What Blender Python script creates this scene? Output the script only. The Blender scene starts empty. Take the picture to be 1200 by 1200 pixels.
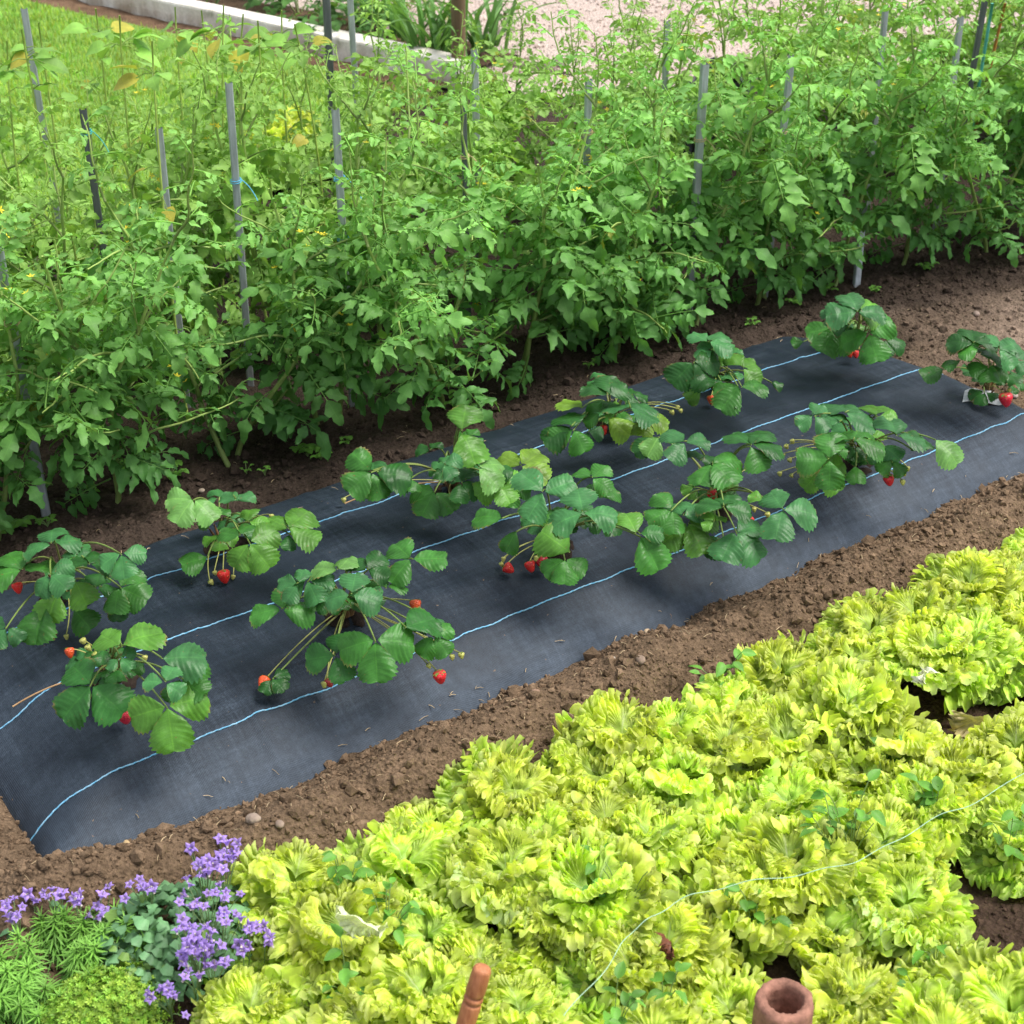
import bpy, math, random
import numpy as np
from mathutils import Vector, Matrix

R = np.random.RandomState(7)
random.seed(7)
SC = bpy.context.scene
COL = SC.collection
PI = math.pi

# ------------------------------------------------------------------ camera geometry
# world axes: X runs along the strawberry bed, Y across it (away from the camera), Z up
FPX, PITCH, CAMH = 1928.0, math.radians(31.5), 1.9
YAW = math.radians(-34.4)
CY, SY = math.cos(YAW), math.sin(YAW)

def at(px, py, z=0.0):
    """point of the world at height z that the photo shows at pixel (px, py)"""
    a = (px-600)/FPX; b = -(py-600)/FPX
    x = a; y = math.cos(PITCH)+b*math.sin(PITCH); w = -math.sin(PITCH)+b*math.cos(PITCH)
    k = (CAMH-z)/-w
    x *= k; y *= k
    return np.array([x*CY-y*SY, x*SY+y*CY, z])

# ------------------------------------------------------------------ noise (numpy)
def _h(ix, iy, seed):
    n = (ix.astype(np.int64)*374761393+iy.astype(np.int64)*668265263+seed*974711) & 0x7fffffff
    n = ((n ^ (n >> 13))*1274126177) & 0x7fffffff
    return ((n ^ (n >> 16)) & 0xffff)/65535.0

def vnoise(x, y, seed=0):
    ix = np.floor(x); iy = np.floor(y); fx = x-ix; fy = y-iy
    ux = fx*fx*(3-2*fx); uy = fy*fy*(3-2*fy)
    a = _h(ix, iy, seed); b = _h(ix+1, iy, seed); c = _h(ix, iy+1, seed); d = _h(ix+1, iy+1, seed)
    return (a*(1-ux)+b*ux)*(1-uy)+(c*(1-ux)+d*ux)*uy

def fbm(x, y, oct=4, seed=0, gain=.5):
    v = 0; a = 1; t = 0
    for k in range(oct):
        v = v+a*(vnoise(x, y, seed+k*17)-.5); t += a; a *= gain; x = x*2.03+3.1; y = y*2.03+1.7
    return v/t*2

# ------------------------------------------------------------------ mesh builder
class MB:
    def __init__(s): s.v = []; s.f = []; s.c = []; s.u = []; s.n = 0
    def add(s, V, F, col=(.5, .5, .5), uv=None):
        V = np.asarray(V, dtype=np.float32).reshape(-1, 3); m = len(V)
        col = np.asarray(col, dtype=np.float32)
        if col.ndim == 1: col = np.tile(col[None, :3], (m, 1))
        if uv is None: uv = np.zeros((m, 2), np.float32)
        s.v.append(V); s.c.append(col[:, :3]); s.u.append(np.asarray(uv, np.float32))
        for f in (F if isinstance(F, list) else [F]):
            s.f.append(np.asarray(f, np.int64)+s.n)
        s.n += m
    def grid(s, P, col=(.5, .5, .5), uv=None, wrap=False):
        nu, nv = P.shape[:2]
        s.add(P.reshape(-1, 3), grid_faces(nu, nv, wrap), col, uv)
    def tube(s, pts, rad, seg=6, col=(.5, .5, .5), cap=True):
        pts = np.asarray(pts, float); n = len(pts)
        rad = np.broadcast_to(np.asarray(rad, float), (n,))
        tg = np.gradient(pts, axis=0); tg /= np.linalg.norm(tg, axis=1)[:, None]+1e-9
        ref = np.array([0, 0, 1.]) if abs(tg[0][2]) < .9 else np.array([1., 0, 0])
        A = np.cross(tg, ref); A /= np.linalg.norm(A, axis=1)[:, None]+1e-9
        B = np.cross(tg, A)
        th = np.arange(seg)/seg*2*PI
        P = pts[:, None]+rad[:, None, None]*(A[:, None]*np.cos(th)[None, :, None]+B[:, None]*np.sin(th)[None, :, None])
        c = np.asarray(col, np.float32)
        if c.ndim == 2: c = np.repeat(c, seg, axis=0)
        F = [grid_faces(n, seg, True)]
        if cap: F += [np.arange(seg)[None, ::-1], (np.arange(seg)+(n-1)*seg)[None]]
        u = np.repeat(np.linspace(0, 1, n), seg); w = np.tile(th/(2*PI), n)
        s.add(P.reshape(-1, 3), F, c, np.stack([u, w], 1))
    def lathe(s, prof, seg=16, col=(.5, .5, .5), o=(0, 0, 0)):
        prof = np.asarray(prof, float); th = np.arange(seg)/seg*2*PI
        P = np.stack([prof[:, None, 0]*np.cos(th), prof[:, None, 0]*np.sin(th), np.repeat(prof[:, 1:2], seg, 1)], -1)+np.asarray(o)
        u = np.repeat(np.linspace(0, 1, len(prof)), seg); w = np.tile(th/(2*PI), len(prof))
        s.add(P.reshape(-1, 3), grid_faces(len(prof), seg, True), col, np.stack([u, w], 1))
    def scatter(s, bv, bf, pos, mats, col, uv=None):
        """many copies: bv (m,3); mats (n,3,3); pos (n,3); col (n,3) or (n,m,3)"""
        n, m = len(pos), len(bv)
        bv = np.asarray(bv, float)
        V = np.einsum('nij,mj->nmi', mats, bv) if bv.ndim == 2 else np.einsum('nij,nmj->nmi', mats, bv)
        if bv.ndim == 3: m = bv.shape[1]
        V = V+np.asarray(pos)[:, None]
        col = np.asarray(col, np.float32)
        if col.ndim == 2: col = np.repeat(col[:, None], m, 1)
        off = (np.arange(n)*m)[:, None, None]
        F = [(np.asarray(f)[None]+off).reshape(-1, np.asarray(f).shape[1]) for f in (bf if isinstance(bf, list) else [bf])]
        u = None if uv is None else np.tile(np.asarray(uv), (n, 1))
        s.add(V.reshape(-1, 3), F, col.reshape(-1, 3), u)
    def mesh(s, name, mat, smooth=True):
        me = bpy.data.meshes.new(name)
        V = np.concatenate(s.v); C = np.concatenate(s.c); U = np.concatenate(s.u)
        tot = np.concatenate([np.full(len(f), f.shape[1]) for f in s.f])
        idx = np.concatenate([f.ravel() for f in s.f])
        me.vertices.add(len(V)); me.vertices.foreach_set('co', V.ravel())
        me.loops.add(len(idx)); me.loops.foreach_set('vertex_index', idx.astype(np.int32))
        me.polygons.add(len(tot))
        st = np.concatenate([[0], np.cumsum(tot)[:-1]])
        me.polygons.foreach_set('loop_start', st.astype(np.int32))
        me.polygons.foreach_set('loop_total', tot.astype(np.int32))
        me.polygons.foreach_set('use_smooth', np.full(len(tot), smooth))
        me.update(calc_edges=True); me.validate(clean_customdata=False)
        a = me.attributes.new('Col', 'FLOAT_COLOR', 'POINT')
        a.data.foreach_set('color', np.concatenate([C, np.ones((len(C), 1), np.float32)], 1).ravel())
        b = me.attributes.new('uvv', 'FLOAT2', 'POINT'); b.data.foreach_set('vector', U.ravel())
        if mat: me.materials.append(mat)
        return me
    def build(s, name, mat, parent=None, loc=None, smooth=True):
        o = bpy.data.objects.new(name, s.mesh(name, mat, smooth)); COL.objects.link(o)
        if parent: o.parent = parent
        if loc is not None: o.location = loc
        return o

def grid_faces(nu, nv, wrap=False):
    i = np.arange(nu-1)[:, None]; j = np.arange(nv if wrap else nv-1)[None]
    j2 = (j+1) % nv
    return np.stack([i*nv+j, (i+1)*nv+j, (i+1)*nv+j2, i*nv+j2], -1).reshape(-1, 4)

def tag(o, label=None, cat=None, group=None, kind=None):
    for k, v in (('label', label), ('category', cat), ('group', group), ('kind', kind)):
        if v: o[k] = v
    return o
def empty(name, loc, rz=0):
    o = bpy.data.objects.new(name, None); COL.objects.link(o)
    o.empty_display_size = .05
    o.location = tuple(float(q) for q in loc); o.rotation_euler = (0, 0, rz)
    return o
def put(name, me, parent=None, loc=None, rz=0):
    o = bpy.data.objects.new(name, me); COL.objects.link(o)
    if parent: o.parent = parent
    if loc is not None: o.location = tuple(float(q) for q in loc)
    o.rotation_euler = (0, 0, rz)
    return o

def frame(fwd, up, roll=0.0):
    f = np.asarray(fwd, float); f = f/(np.linalg.norm(f)+1e-9)
    u = np.asarray(up, float); u = u-f*np.dot(u, f)
    if np.linalg.norm(u) < 1e-3: u = np.array([1., 0, 0])-f*f[0]
    u /= np.linalg.norm(u); l = np.cross(u, f)
    if roll:
        c, s = math.cos(roll), math.sin(roll); l, u = l*c+u*s, u*c-l*s
    return np.stack([f, l, u], 1)
def rotz(a):
    c, s = math.cos(a), math.sin(a); return np.array([[c, -s, 0], [s, c, 0], [0, 0, 1.]])
def roty(a):
    c, s = math.cos(a), math.sin(a); return np.array([[c, 0, s], [0, 1, 0], [-s, 0, c]])
def rotx(a):
    c, s = math.cos(a), math.sin(a); return np.array([[1, 0, 0], [0, c, -s], [0, s, c.real]])
def rand_rots(n, rs, tilt=PI):
    q = rs.normal(size=(n, 4)); q /= np.linalg.norm(q, axis=1)[:, None]
    w, x, y, z = q.T
    return np.stack([np.stack([1-2*(y*y+z*z), 2*(x*y-z*w), 2*(x*z+y*w)], -1),
                     np.stack([2*(x*y+z*w), 1-2*(x*x+z*z), 2*(y*z-x*w)], -1),
                     np.stack([2*(x*z-y*w), 2*(y*z+x*w), 1-2*(x*x+y*y)], -1)], 1)
def bez(a, b, c, n=10):
    t = np.linspace(0, 1, n)[:, None]
    return (1-t)**2*np.asarray(a)+2*t*(1-t)*np.asarray(b)+t*t*np.asarray(c)
def ico(sub=1):
    import bmesh
    bm = bmesh.new(); bmesh.ops.create_icosphere(bm, subdivisions=sub, radius=1)
    v = np.array([p.co[:] for p in bm.verts]); f = np.array([[q.index for q in p.verts] for p in bm.faces]); bm.free()
    return v, f

# ------------------------------------------------------------------ materials
class NT:
    def __init__(s, name):
        s.m = bpy.data.materials.new(name); s.m.use_nodes = True; s.t = s.m.node_tree; s.t.nodes.clear()
        s.out = s.n('ShaderNodeOutputMaterial')
    def n(s, ty, **kw):
        d = s.t.nodes.new(ty)
        for k, v in kw.items():
            if k.startswith('_'): setattr(d, k[1:], v)
            else: s.set(d.inputs[k.replace('_', ' ')], v)
        return d
    def set(s, sock, v):
        if isinstance(v, bpy.types.NodeSocket): s.t.links.new(v, sock)
        else: sock.default_value = v
    def attr(s, n='Col'): return s.n('ShaderNodeAttribute', _attribute_name=n)
    def obj(s): return s.n('ShaderNodeTexCoord').outputs['Object']
    def noise(s, scale, vec=None, detail=4, rough=.55):
        d = s.n('ShaderNodeTexNoise', Scale=scale, Detail=detail, Roughness=rough)
        s.set(d.inputs['Vector'], vec if vec is not None else s.obj())
        return d.outputs['Fac']
    def vor(s, scale, vec=None, feature='F1'):
        d = s.n('ShaderNodeTexVoronoi', _feature=feature, Scale=scale)
        s.set(d.inputs['Vector'], vec if vec is not None else s.obj())
        return d.outputs['Distance']
    def math(s, op, a, b=0.0, c=0.0, clamp=False):
        d = s.n('ShaderNodeMath', _operation=op, _use_clamp=clamp)
        s.set(d.inputs[0], a); s.set(d.inputs[1], b); s.set(d.inputs[2], c); return d.outputs[0]
    def rng(s, v, a, b, c, d):
        q = s.n('ShaderNodeMapRange', Value=v); q.inputs[1].default_value = a; q.inputs[2].default_value = b
        q.inputs[3].default_value = c; q.inputs[4].default_value = d; return q.outputs[0]
    def mix(s, fac, a, b, mode='MIX'):
        d = s.n('ShaderNodeMix', _data_type='RGBA', _blend_type=mode)
        s.set(d.inputs[0], fac); s.set(d.inputs[6], a); s.set(d.inputs[7], b); return d.outputs[2]
    def vmap(s, vec, scale=(1, 1, 1), rot=(0, 0, 0)):
        d = s.n('ShaderNodeMapping'); s.set(d.inputs['Vector'], vec); d.inputs['Scale'].default_value = scale; d.inputs['Rotation'].default_value = rot
        return d.outputs[0]
    def bump(s, h, strength=.5, dist=.01, nrm=None):
        d = s.n('ShaderNodeBump', Strength=strength, Distance=dist, Height=h)
        if nrm: s.set(d.inputs['Normal'], nrm)
        return d.outputs[0]
    def pbr(s, color, rough=.6, spec=.4, metal=0., nrm=None, **kw):
        d = s.n('ShaderNodeBsdfPrincipled', Roughness=rough, Metallic=metal)
        s.set(d.inputs['Base Color'], color); s.set(d.inputs['Specular IOR Level'], spec)
        if nrm: s.set(d.inputs['Normal'], nrm)
        return d.outputs[0]
    def done(s, sh): s.t.links.new(sh, s.out.inputs['Surface']); return s.m
def C3(r, g, b): return (r, g, b, 1.0)

def leaf_mat(name, rough=.45, transl=.25, spec=.4, veins=0.0, nveins=7, back=None, var=.35, tint=(1.25, 1.3, .55), nscale=40, bumpk=.25, hue=None, spots=False):
    T = NT(name)
    c = T.attr('Col').outputs['Color']
    info = T.n('ShaderNodeObjectInfo').outputs['Random']
    nz = T.noise(nscale, detail=5)
    k = T.math('ADD', T.rng(nz, .3, .7, 1-var, 1+var), T.rng(info, 0, 1, -.12, .12))
    c = T.mix(1.0, c, k, 'MULTIPLY')
    if hue: c = T.mix(T.math('POWER', info, 1.6), c, T.mix(1.0, c, C3(*hue), 'MULTIPLY'))
    nrm = T.bump(T.noise(nscale*6, detail=3), bumpk, .002)
    if veins:
        uv = T.attr('uvv').outputs['Vector']
        sp = T.n('ShaderNodeSeparateXYZ', Vector=uv)
        u, v = sp.outputs[0], sp.outputs[1]
        av = T.math('ABSOLUTE', v)
        mid = T.rng(av, 0.0, .07, 1, 0)
        w = T.math('FRACT', T.math('MULTIPLY', u, float(nveins)))
        sid = T.rng(T.math('ABSOLUTE', T.math('SUBTRACT', w, .5)), 0.0, .1, 1, 0)
        sid = T.math('MULTIPLY', sid, .55)
        f = T.math('MAXIMUM', mid, sid)
        f = T.math('MULTIPLY', f, veins)
        c = T.mix(f, c, T.mix(1.0, c, C3(1.9, 1.75, 1.5), 'MULTIPLY'))
    if spots:
        c = T.mix(T.rng(T.noise(140, T.obj(), 2), .70, .74, 0, .7), c, C3(.16, .09, .035))
        rim = T.math('MULTIPLY', T.rng(T.math('ABSOLUTE', T.n('ShaderNodeSeparateXYZ', Vector=T.attr('uvv').outputs['Vector']).outputs[1]), .86, .98, 0, 1), T.rng(T.noise(18), .56, .66, 0, .8))
        c = T.mix(rim, c, C3(.22, .13, .05))
    if back:
        g = T.n('ShaderNodeNewGeometry').outputs['Backfacing']
        c = T.mix(g, c, T.mix(1.0, T.mix(.45, c, C3(*back)), C3(1, 1, 1), 'MULTIPLY'))
    p = T.pbr(c, rough, spec, nrm=nrm)
    tr = T.n('ShaderNodeBsdfTranslucent'); T.set(tr.inputs['Color'], T.mix(1.0, c, C3(*tint), 'MULTIPLY'))
    mx = T.n('ShaderNodeMixShader', Fac=transl); T.set(mx.inputs[1], p); T.set(mx.inputs[2], tr.outputs[0])
    return T.done(mx.outputs[0])

def col_mat(name, rough=.7, spec=.3, metal=0., nscale=30, var=.25, bumpk=.3, bscale=120, bdist=.003):
    T = NT(name); c = T.attr('Col').outputs['Color']
    c = T.mix(1.0, c, T.rng(T.noise(nscale, detail=6, rough=.65), .3, .7, 1-var, 1+var), 'MULTIPLY')
    return T.done(T.pbr(c, rough, spec, metal, nrm=T.bump(T.noise(bscale, detail=4, rough=.65), bumpk, bdist)))

M = {}
M['strawberry_leaf'] = leaf_mat('strawberry_leaf', .38, .16, .25, veins=.45, nveins=8, back=(.22, .32, .13), spots=True, var=.3, nscale=38)
M['tomato_leaf'] = leaf_mat('tomato_leaf', .5, .36, .28, veins=.3, nveins=5, back=(.2, .34, .10), var=.25, nscale=18)
M['lettuce_leaf'] = leaf_mat('lettuce_leaf', .40, .50, .35, hue=(.86, .97, .9), veins=.0, back=(.55, .62, .22), var=.16, tint=(1.1, 1.1, .5), nscale=45, bumpk=.5)
M['small_leaf'] = leaf_mat('small_leaf', .5, .25, .35, var=.2, nscale=60)
M['grass'] = leaf_mat('grass', .5, .3, .3, var=.3, nscale=3)
M['stem'] = col_mat('stem', .5, .35, nscale=30, var=.2)
M['petal'] = leaf_mat('petal', .5, .3, .2, var=.15, tint=(1.1, 1.0, 1.15), nscale=60)
M['bright_petal'] = col_mat('bright_petal', .5, .2)
M['stone'] = col_mat('stone', .85, .25, nscale=60, var=.3, bscale=200)
M['clod'] = col_mat('clod', .95, .1, nscale=90, var=.4, bumpk=.9, bscale=350, bdist=.004)
M['twine'] = col_mat('twine', .6, .3, nscale=200, var=.3)
M['black_film'] = col_mat('black_film', .25, .5, var=.1)
M['clay'] = col_mat('clay', .85, .2, nscale=45, var=.5, bumpk=.6, bscale=160)

def berry_mat():
    T = NT('berry_skin'); c = T.attr('Col').outputs['Color']; uv = T.attr('uvv').outputs['Vector']
    v = T.vor(1.0, T.vmap(uv, (9, 14, 1)))
    seed = T.rng(v, .10, .2, 1, 0)
    c = T.mix(T.math('MULTIPLY', seed, .55), c, C3(.75, .5, .12))
    h = T.rng(v, 0, .5, 0, 1)
    return T.done(T.pbr(c, .28, .5, nrm=T.bump(h, .6, .003)))
M['berry'] = berry_mat()

def soil_mat():
    T = NT('soil'); c = T.attr('Col').outputs['Color']; o = T.obj()
    n1 = T.noise(28, o, 8, .7); n2 = T.noise(160, o, 5, .7); v = T.vor(110, o)
    k = T.math('MULTIPLY', T.rng(n1, .3, .7, .55, 1.4), T.rng(n2, .3, .7, .6, 1.4))
    c = T.mix(1.0, c, k, 'MULTIPLY')
    fleck = T.rng(T.noise(420, o, 2), .70, .76, 0, .5)
    c = T.mix(fleck, c, C3(.33, .25, .17))
    h = T.math('ADD', T.math('MULTIPLY', n1, .6), T.math('ADD', T.math('MULTIPLY', n2, .5), T.math('MULTIPLY', v, .5)))
    return T.done(T.pbr(c, .95, .12, nrm=T.bump(h, .9, .016)))
M['soil'] = soil_mat()

def fabric_mat():
    T = NT('woven_fabric'); o = T.obj()
    wx = T.n('ShaderNodeTexWave', _wave_type='BANDS', _bands_direction='X', Scale=120.0, Distortion=.8, Detail=1.0); T.set(wx.inputs['Vector'], o)
    wy = T.n('ShaderNodeTexWave', _wave_type='BANDS', _bands_direction='Y', Scale=120.0, Distortion=.8, Detail=1.0); T.set(wy.inputs['Vector'], o)
    weave = T.math('ADD', T.math('MULTIPLY', wx.outputs['Fac'], .6), T.math('MULTIPLY', wy.outputs['Fac'], .4))
    streak = T.noise(1.0, T.vmap(o, (5, 90, 1)), 6, .7)
    streak2 = T.noise(1.0, T.vmap(o, (110, 7, 1)), 5, .7)
    cloud = T.noise(5, o, 5, .6)
    fine = T.noise(240, o, 3, .7)
    dust_sheen = T.math('MULTIPLY', T.rng(cloud, .36, .62, 0.0, 1.0), T.rng(T.math('ADD', streak, streak2), .85, 1.25, .1, 1.0), clamp=True)
    dust_sheen = T.math('MULTIPLY', dust_sheen, T.rng(fine, .35, .65, .25, 1.0))
    # paler at near edge and left end: dust and sheen painted into the colour
    sp = T.n('ShaderNodeSeparateXYZ', Vector=o)
    edge = T.math('MAXIMUM', T.rng(sp.outputs[1], 2.03, 2.15, .36, 0), T.rng(sp.outputs[0], .62, .85, .15, 0))
    edge = T.math('MULTIPLY', edge, T.rng(T.noise(40, o, 6, .7), .3, .7, .4, 1.1))
    dust_sheen = T.math('ADD', T.math('MULTIPLY', dust_sheen, .42), edge, clamp=True)
    base = T.mix(T.math('MULTIPLY', T.rng(weave, .2, .8, .1, 1), T.rng(T.noise(330, o, 2, .6), .3, .7, 0, 1.6), clamp=True), C3(.004, .008, .014), C3(.014, .023, .037))
    c = T.mix(dust_sheen, base, C3(.11, .145, .195))
    crumbs = T.rng(T.noise(95, o, 2, .5), .74, .78, 0, .8)
    c = T.mix(crumbs, c, C3(.16, .11, .07))
    nr = T.bump(T.math('ADD', weave, T.math('MULTIPLY', fine, .6)), .28, .002)
    return T.done(T.pbr(c, T.rng(cloud, .3, .7, .46, .62), .26, nrm=nr))
M['fabric'] = fabric_mat()

def line_mat():
    T = NT('blue_yarn'); o = T.obj()
    w = T.noise(1.0, T.vmap(o, (170, 20, 20)), 2)
    c = T.mix(T.rng(w, .4, .62, 0, .75), C3(.12, .36, .56), C3(.30, .50, .64))
    c = T.mix(T.rng(T.noise(9, o, 3), .5, .75, 0, .5), c, C3(.10, .2, .3))
    return T.done(T.pbr(c, .55, .3, nrm=T.bump(w, .8, .003)))
M['line'] = line_mat()

def steel_mat():
    T = NT('galvanised_steel'); o = T.obj()
    c = T.attr('Col').outputs['Color']
    c = T.mix(1.0, c, T.rng(T.noise(1.0, T.vmap(o, (60, 60, 9)), 6, .7), .3, .7, .6, 1.25), 'MULTIPLY')
    return T.done(T.pbr(c, .5, .5, .35, nrm=T.bump(T.noise(90, o), .25, .002)))
M['steel'] = steel_mat()

def gravel_mat():
    T = NT('gravel'); o = T.obj()
    v = T.n('ShaderNodeTexVoronoi', Scale=95.0); T.set(v.inputs['Vector'], o)
    d = v.outputs['Distance']; rc = T.n('ShaderNodeSeparateColor', Color=v.outputs['Color']).outputs[0]
    c = T.mix(rc, C3(.50, .39, .34), C3(.62, .52, .46))
    c = T.mix(T.rng(d, .35, .75, 0, .7), c, C3(.36, .27, .23))
    c = T.mix(T.rng(T.noise(3, o, 3), .4, .7, 0, .35), c, C3(.60, .51, .45))
    return T.done(T.pbr(c, .85, .25, nrm=T.bump(T.math('SUBTRACT', 1.0, d), .9, .012)))
M['gravel'] = gravel_mat()

def lawn_mat():
    T = NT('lawn'); o = T.obj()
    n = T.noise(7, o, 6, .7); f = T.noise(140, o, 3, .7)
    c = T.mix(T.rng(n, .3, .7, 0, 1), C3(.16, .32, .05), C3(.28, .46, .10))
    c = T.mix(1.0, c, T.rng(f, .3, .7, .5, 1.4), 'MULTIPLY')
    return T.done(T.pbr(c, .8, .2, nrm=T.bump(f, .8, .02)))
M['lawn'] = lawn_mat()

def concrete_mat():
    T = NT('weathered_concrete'); o = T.obj()
    n = T.noise(7, o, 8, .7); f = T.noise(80, o, 4, .7)
    sp = T.n('ShaderNodeSeparateXYZ', Vector=o)
    c = T.mix(T.rng(n, .35, .7, 0, .8), C3(.82, .79, .74), C3(.60, .55, .47))
    st = T.math('MULTIPLY', T.rng(sp.outputs[2], .02, .13, 1, 0), T.rng(T.noise(9, T.vmap(o, (1, 1, .4)), 5), .38, .6, .1, 1))
    c = T.mix(T.math('MULTIPLY', st, .75), c, C3(.27, .17, .08))
    c = T.mix(T.rng(T.noise(14, o, 5), .6, .72, 0, .5), c, C3(.13, .16, .07))
    c = T.mix(1.0, c, T.rng(f, .3, .7, .85, 1.15), 'MULTIPLY')
    return T.done(T.pbr(c, .9, .2, nrm=T.bump(T.math('ADD', n, f), .4, .006)))
M['concrete'] = concrete_mat()

def wood_mat(name, a, b, sc=(30, 30, 3), rough=.6):
    T = NT(name); o = T.obj()
    g = T.noise(1.0, T.vmap(o, sc), 7, .65)
    c = T.mix(T.rng(g, .3, .7, 0, 1), C3(*a), C3(*b))
    c = T.mix(1.0, c, T.attr('Col').outputs['Color'], 'MULTIPLY')
    return T.done(T.pbr(c, rough, .35, nrm=T.bump(g, .4, .004)))
M['post_wood'] = wood_mat('post_wood', (.10, .065, .035), (.22, .15, .085))
M['turned_wood'] = wood_mat('turned_wood', (.30, .10, .04), (.52, .22, .10), (160, 160, 22), .5)

# ------------------------------------------------------------------ heights
_tb = np.array([[1.90, -.10], [1.97, -.05], [2.01, -.005], [2.05, .032], [2.13, .078], [2.25, .098], [2.45, .106], [2.62, .098], [2.72, .084], [2.80, .060], [2.85, .022], [2.92, -.06]])
_ls = np.array([[.30, -.12], [.42, -.06], [.48, -.008], [.52, .03], [.60, .075], [.70, .12], [.9, .22]])
_rs = np.array([[2.75, .22], [2.86, .13], [2.95, .07], [3.02, .03], [3.07, -.01], [3.15, -.08]])
def smin(a, b, k=.03):
    h = np.clip(.5+.5*(b-a)/k, 0, 1); return b*(1-h)+a*h-k*h*(1-h)
def fabric_z(s, t):
    s = np.asarray(s, float); t = np.asarray(t, float)
    a = np.interp(t, _tb[:, 0], _tb[:, 1]); b = np.interp(s, _ls[:, 0], _ls[:, 1])
    c = np.interp(s+.17*np.clip((t-2.15)/.65, 0, 1.4)**2, _rs[:, 0], _rs[:, 1])
    z = smin(smin(a, b), c)
    w = .005*fbm(s*4, t*4, 3, 5)+.0022*fbm(s*14+t*9, t*16, 3, 9)+.0022*np.sin((s*.9-t*.5)*40+4*fbm(s*3, t*3, 2, 4))*np.clip(fbm(s*2.3, t*2.3, 2, 31)*2+.1, 0, 1)
    # shallow folds where the sheet was folded in its pack
    for s0 in (.93, 1.36, 1.79, 2.22, 2.65):
        w = w+.0028*np.exp(-((s-s0-.03*(t-2.4))/.012)**2)
    w = w+.010*np.clip(fbm(s*11, t*5, 2, 77), -.2, 1)*np.clip((2.2-t)/.12, 0, 1)
    return z+w
def soil_z(s, t):
    s = np.asarray(s, float); t = np.asarray(t, float)
    rough = .016*fbm(s*9, t*9, 4, 2, .6)+.010*fbm(s*28, t*28, 3, 3, .65)
    z = rough
    inx = np.clip((s-.25)/.2, 0, 1)*np.clip((3.35-s)/.25, 0, 1)
    wob = .020*fbm(s*6, t*2, 3, 21)
    z = z+.058*np.exp(-((t-1.915-wob)/.075)**2)*np.clip((s-.1)/.3, .35, 1)*(1+.35*fbm(s*8, t*8, 2, 8))
    z = z+.060*np.exp(-((t-1.965)/.06)**2)*np.exp(-((s-.50)/.13)**2)
    ends = np.clip((t-1.9)/.1, 0, 1)*np.clip((2.95-t)/.1, 0, 1)
    z = z+.045*np.exp(-((s-.42)/.075)**2)*ends
    z = z+.020*np.exp(-((t-2.93)/.06)**2)*inx
    z = z+.016*np.exp(-((s-3.22)/.13)**2)*ends
    # dug out below the sheet
    fz = fabric_z(s, t)
    under = (s > .49) & (s < 3.06) & (t > 2.04) & (t < 2.86)
    z = np.where(under & (fz > 0.005), np.minimum(z, fz-.03), z)
    z = z+.03*fbm(s*1.3, t*1.3, 2, 41)*np.clip((t-3.0)/.3, 0, 1)*.6
    return z
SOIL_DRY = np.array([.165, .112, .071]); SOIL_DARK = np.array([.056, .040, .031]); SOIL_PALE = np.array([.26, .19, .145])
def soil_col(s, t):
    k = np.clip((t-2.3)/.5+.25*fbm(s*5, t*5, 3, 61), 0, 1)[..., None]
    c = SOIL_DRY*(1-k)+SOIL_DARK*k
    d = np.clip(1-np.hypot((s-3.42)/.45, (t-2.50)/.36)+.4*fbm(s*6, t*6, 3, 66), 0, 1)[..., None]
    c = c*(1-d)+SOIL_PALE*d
    e = np.clip((1.74-t)/.08, 0, 1)[..., None]         # darker among the lettuces
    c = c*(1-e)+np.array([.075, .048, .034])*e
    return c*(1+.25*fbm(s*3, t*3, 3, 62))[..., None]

# ------------------------------------------------------------------ ground
def axis(lo, hi, fine_lo, fine_hi, step, med):
    a = np.arange(fine_lo, fine_hi, step)
    l = [fine_lo]; d = step
    while l[-1] > lo: d = min(d*1.25, 6) if l[-1] < fine_lo-med else min(d*1.1, .05); l.append(l[-1]-d)
    r = [fine_hi]; d = step
    while r[-1] < hi: d = min(d*1.25, 6) if r[-1] > fine_hi+med else min(d*1.1, .05); r.append(r[-1]+d)
    return np.concatenate([np.array(l[1:])[::-1], a, np.array(r)])
S = axis(-40, 60, .30, 3.9, .009, 1.2); T_ = axis(-40, 60, 1.05, 3.4, .009, 1.2)
ss, tt = np.meshgrid(S, T_, indexing='ij')
far = np.clip((np.maximum(np.abs(ss-2)-5, np.abs(tt-3)-4))/3, 0, 1)
zz = soil_z(ss, tt)*(1-far)
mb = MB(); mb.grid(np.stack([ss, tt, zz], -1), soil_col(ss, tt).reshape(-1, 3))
tag(mb.build('ground', M['soil']), kind='structure')

# loose crumbs and clods lying on the open soil
iv, if_ = ico(1)
def clods(n, seed, smin_, smax, region, pw=2.6, keep=None):
    r = np.random.RandomState(seed)
    p = np.stack([r.uniform(region[0], region[1], n), r.uniform(region[2], region[3], n)], 1)
    if keep is not None: p = p[keep(p[:, 0], p[:, 1], r)]
    n = len(p)
    size = smin_*(1-r.uniform(0, 1, n)*(1-(smin_/smax)**pw))**(-1/pw)
    z = soil_z(p[:, 0], p[:, 1])+size*.25
    bv = iv[None]*(1+.42*r.normal(size=(n, len(iv), 1)).clip(-1.6, 1.6)*.62)
    m = rand_rots(n, r)*(size[:, None, None]*np.stack([np.ones(n), r.uniform(.6, 1, n), r.uniform(.5, .9, n)], 1)[:, None, :])
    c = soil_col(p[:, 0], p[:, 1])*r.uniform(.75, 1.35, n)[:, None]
    return bv, np.concatenate([p, z[:, None]], 1), m, c
def off_sheet(s, t, r=None):
    f = fabric_z(s, t); return (f < soil_z(s, t)+.004) | (s < .47) | (s > 3.1) | (t < 2.0) | (t > 2.87)
mb = MB()
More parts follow.
